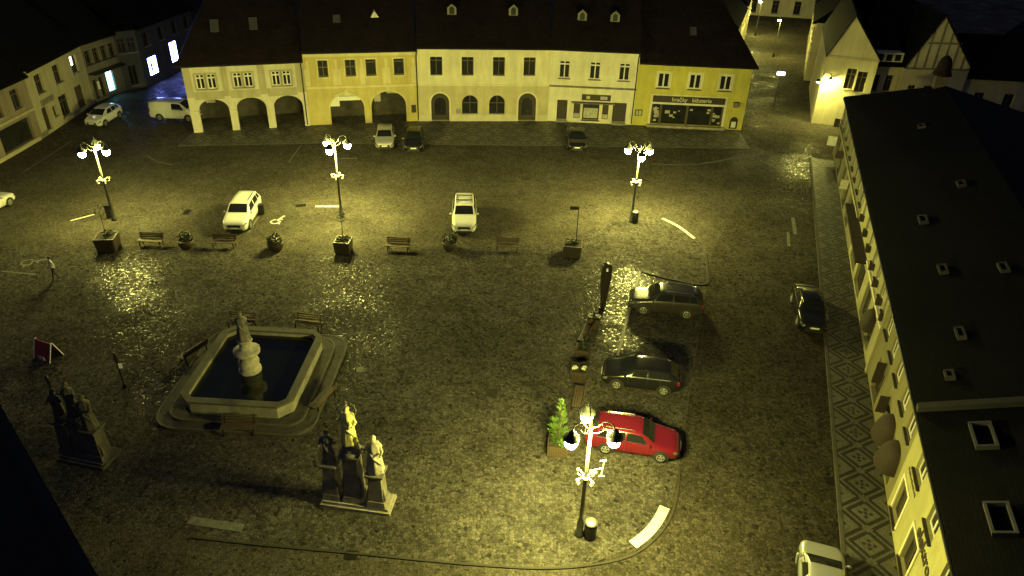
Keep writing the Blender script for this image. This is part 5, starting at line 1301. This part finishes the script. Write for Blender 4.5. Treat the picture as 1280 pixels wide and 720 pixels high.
b = figure(MB(), (q.x,q.y,2.8), 1.65, .4, ((.60,-.1,.75),(-.62,.0,.95)), 1.35); b.tube([(q.x-.75,q.y,4.15),(q.x+.5,q.y+.05,4.35)], .03, 6)
b.build("statue", M_STONED, t, True)

# ================================================================== SAINTS
M_GOLD = mat("gilded_robe", (.66,.62,.24), .5, .1, .12, 6)
M_STDIM = mat("dimmed_stone", (.085,.075,.064), .9, 0, .45, 2.2, .5, 22)  # darkened copy of the statue stone: the weak light is in its colour
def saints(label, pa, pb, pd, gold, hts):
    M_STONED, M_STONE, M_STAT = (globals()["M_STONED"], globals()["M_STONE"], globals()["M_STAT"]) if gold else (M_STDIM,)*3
    A_, B_, D_ = G(*pa), G(*pb), G(*pd); d = (B_-A_); L = d.length; ang = math.atan2(d.y, d.x)
    t = thing("saint_statue_group", label, "monument", (A_.x, A_.y, 0), ang, "groups of stone saints on high plinths")
    dep = (D_-B_).length
    MB().box(0, L, 0, dep, 0, .16).box(.10, L-.10, .10, dep-.10, .161, .30).build("base_slab", M_STONE, t)
    for i, (fx, fy, ph, fh, hw) in enumerate(hts):
        x, y = L*fx, dep*fy
        b = MB(); b.frustum(x-hw, x+hw, y-hw, y+hw, .30, .62, -.04); b.frustum(x-hw*.80, x+hw*.80, y-hw*.80, y+hw*.80, .621, ph-.2, -.05); b.frustum(x-hw*.80, x+hw*.80, y-hw*.80, y+hw*.80, ph-.199, ph-.06, .08); b.box(x-hw*.98, x+hw*.98, y-hw*.98, y+hw*.98, ph-.059, ph)
        for sx in (-1, 1): b.tube([(x+sx*hw*.78,y-hw*.5,.62),(x+sx*hw*.95,y-hw*.5,ph*.35),(x+sx*hw*.75,y-hw*.5,ph*.6)], [.10,.08,.05], 7)
        b.build("plinth", M_STONED, t)
        g = gold and i == 1
        if g:
            MB().ball((x,y,ph+.22), .38, 14).lathe([(.45,0),(.5,.1),(.36,.2)], 12, (x,y,ph)).build("globe", M_STONED, t, True)
            z0 = ph+.5; f = figure(MB(), (x,y,z0), fh, 1.3, ((.28,-.28,.62),(-.34,-.15,.75)), 1.15); s = fh/1.75
            f.ball((x+.2*s,y-.3*s,z0+1.25*s), .085*s, 8).tube([(x+.2*s,y-.28*s,z0+1.2*s),(x+.1*s,y-.25*s,z0+.95*s)], .08*s, 7)
            fo = f.build("statue", M_GOLD, t, True)
            hb = MB(); cz = z0+1.64*s
            hb.tube([(x+.36*s*math.cos(a), y+.05, cz+.36*s*math.sin(a)) for a in [2*math.pi*k/24 for k in range(25)]], .018, 6, False)
            for k in range(12): a = 2*math.pi*k/12; hb.ball((x+.36*s*math.cos(a), y+.05, cz+.36*s*math.sin(a)), .05, 6)
            hb.build("halo", M_STONED, fo, True)
        else:
            f = figure(MB(), (x,y,ph), fh, i*1.7+.5, ((.30,-.22,.55),(-.40,-.18,.80)) if i else ((.42,-.1,.85),(-.3,-.25,.6)), 1.05+.1*i)
            f.build("statue", M_STAT if i == 2 else M_STONED, t, True)
saints("group of three saints on plinths with a golden haloed figure in the middle", (400,634), (487,646), (494,621), True, ((.15,.5,2.35,1.75,.40), (.46,.55,3.05,1.95,.46), (.80,.45,2.2,1.95,.42)))
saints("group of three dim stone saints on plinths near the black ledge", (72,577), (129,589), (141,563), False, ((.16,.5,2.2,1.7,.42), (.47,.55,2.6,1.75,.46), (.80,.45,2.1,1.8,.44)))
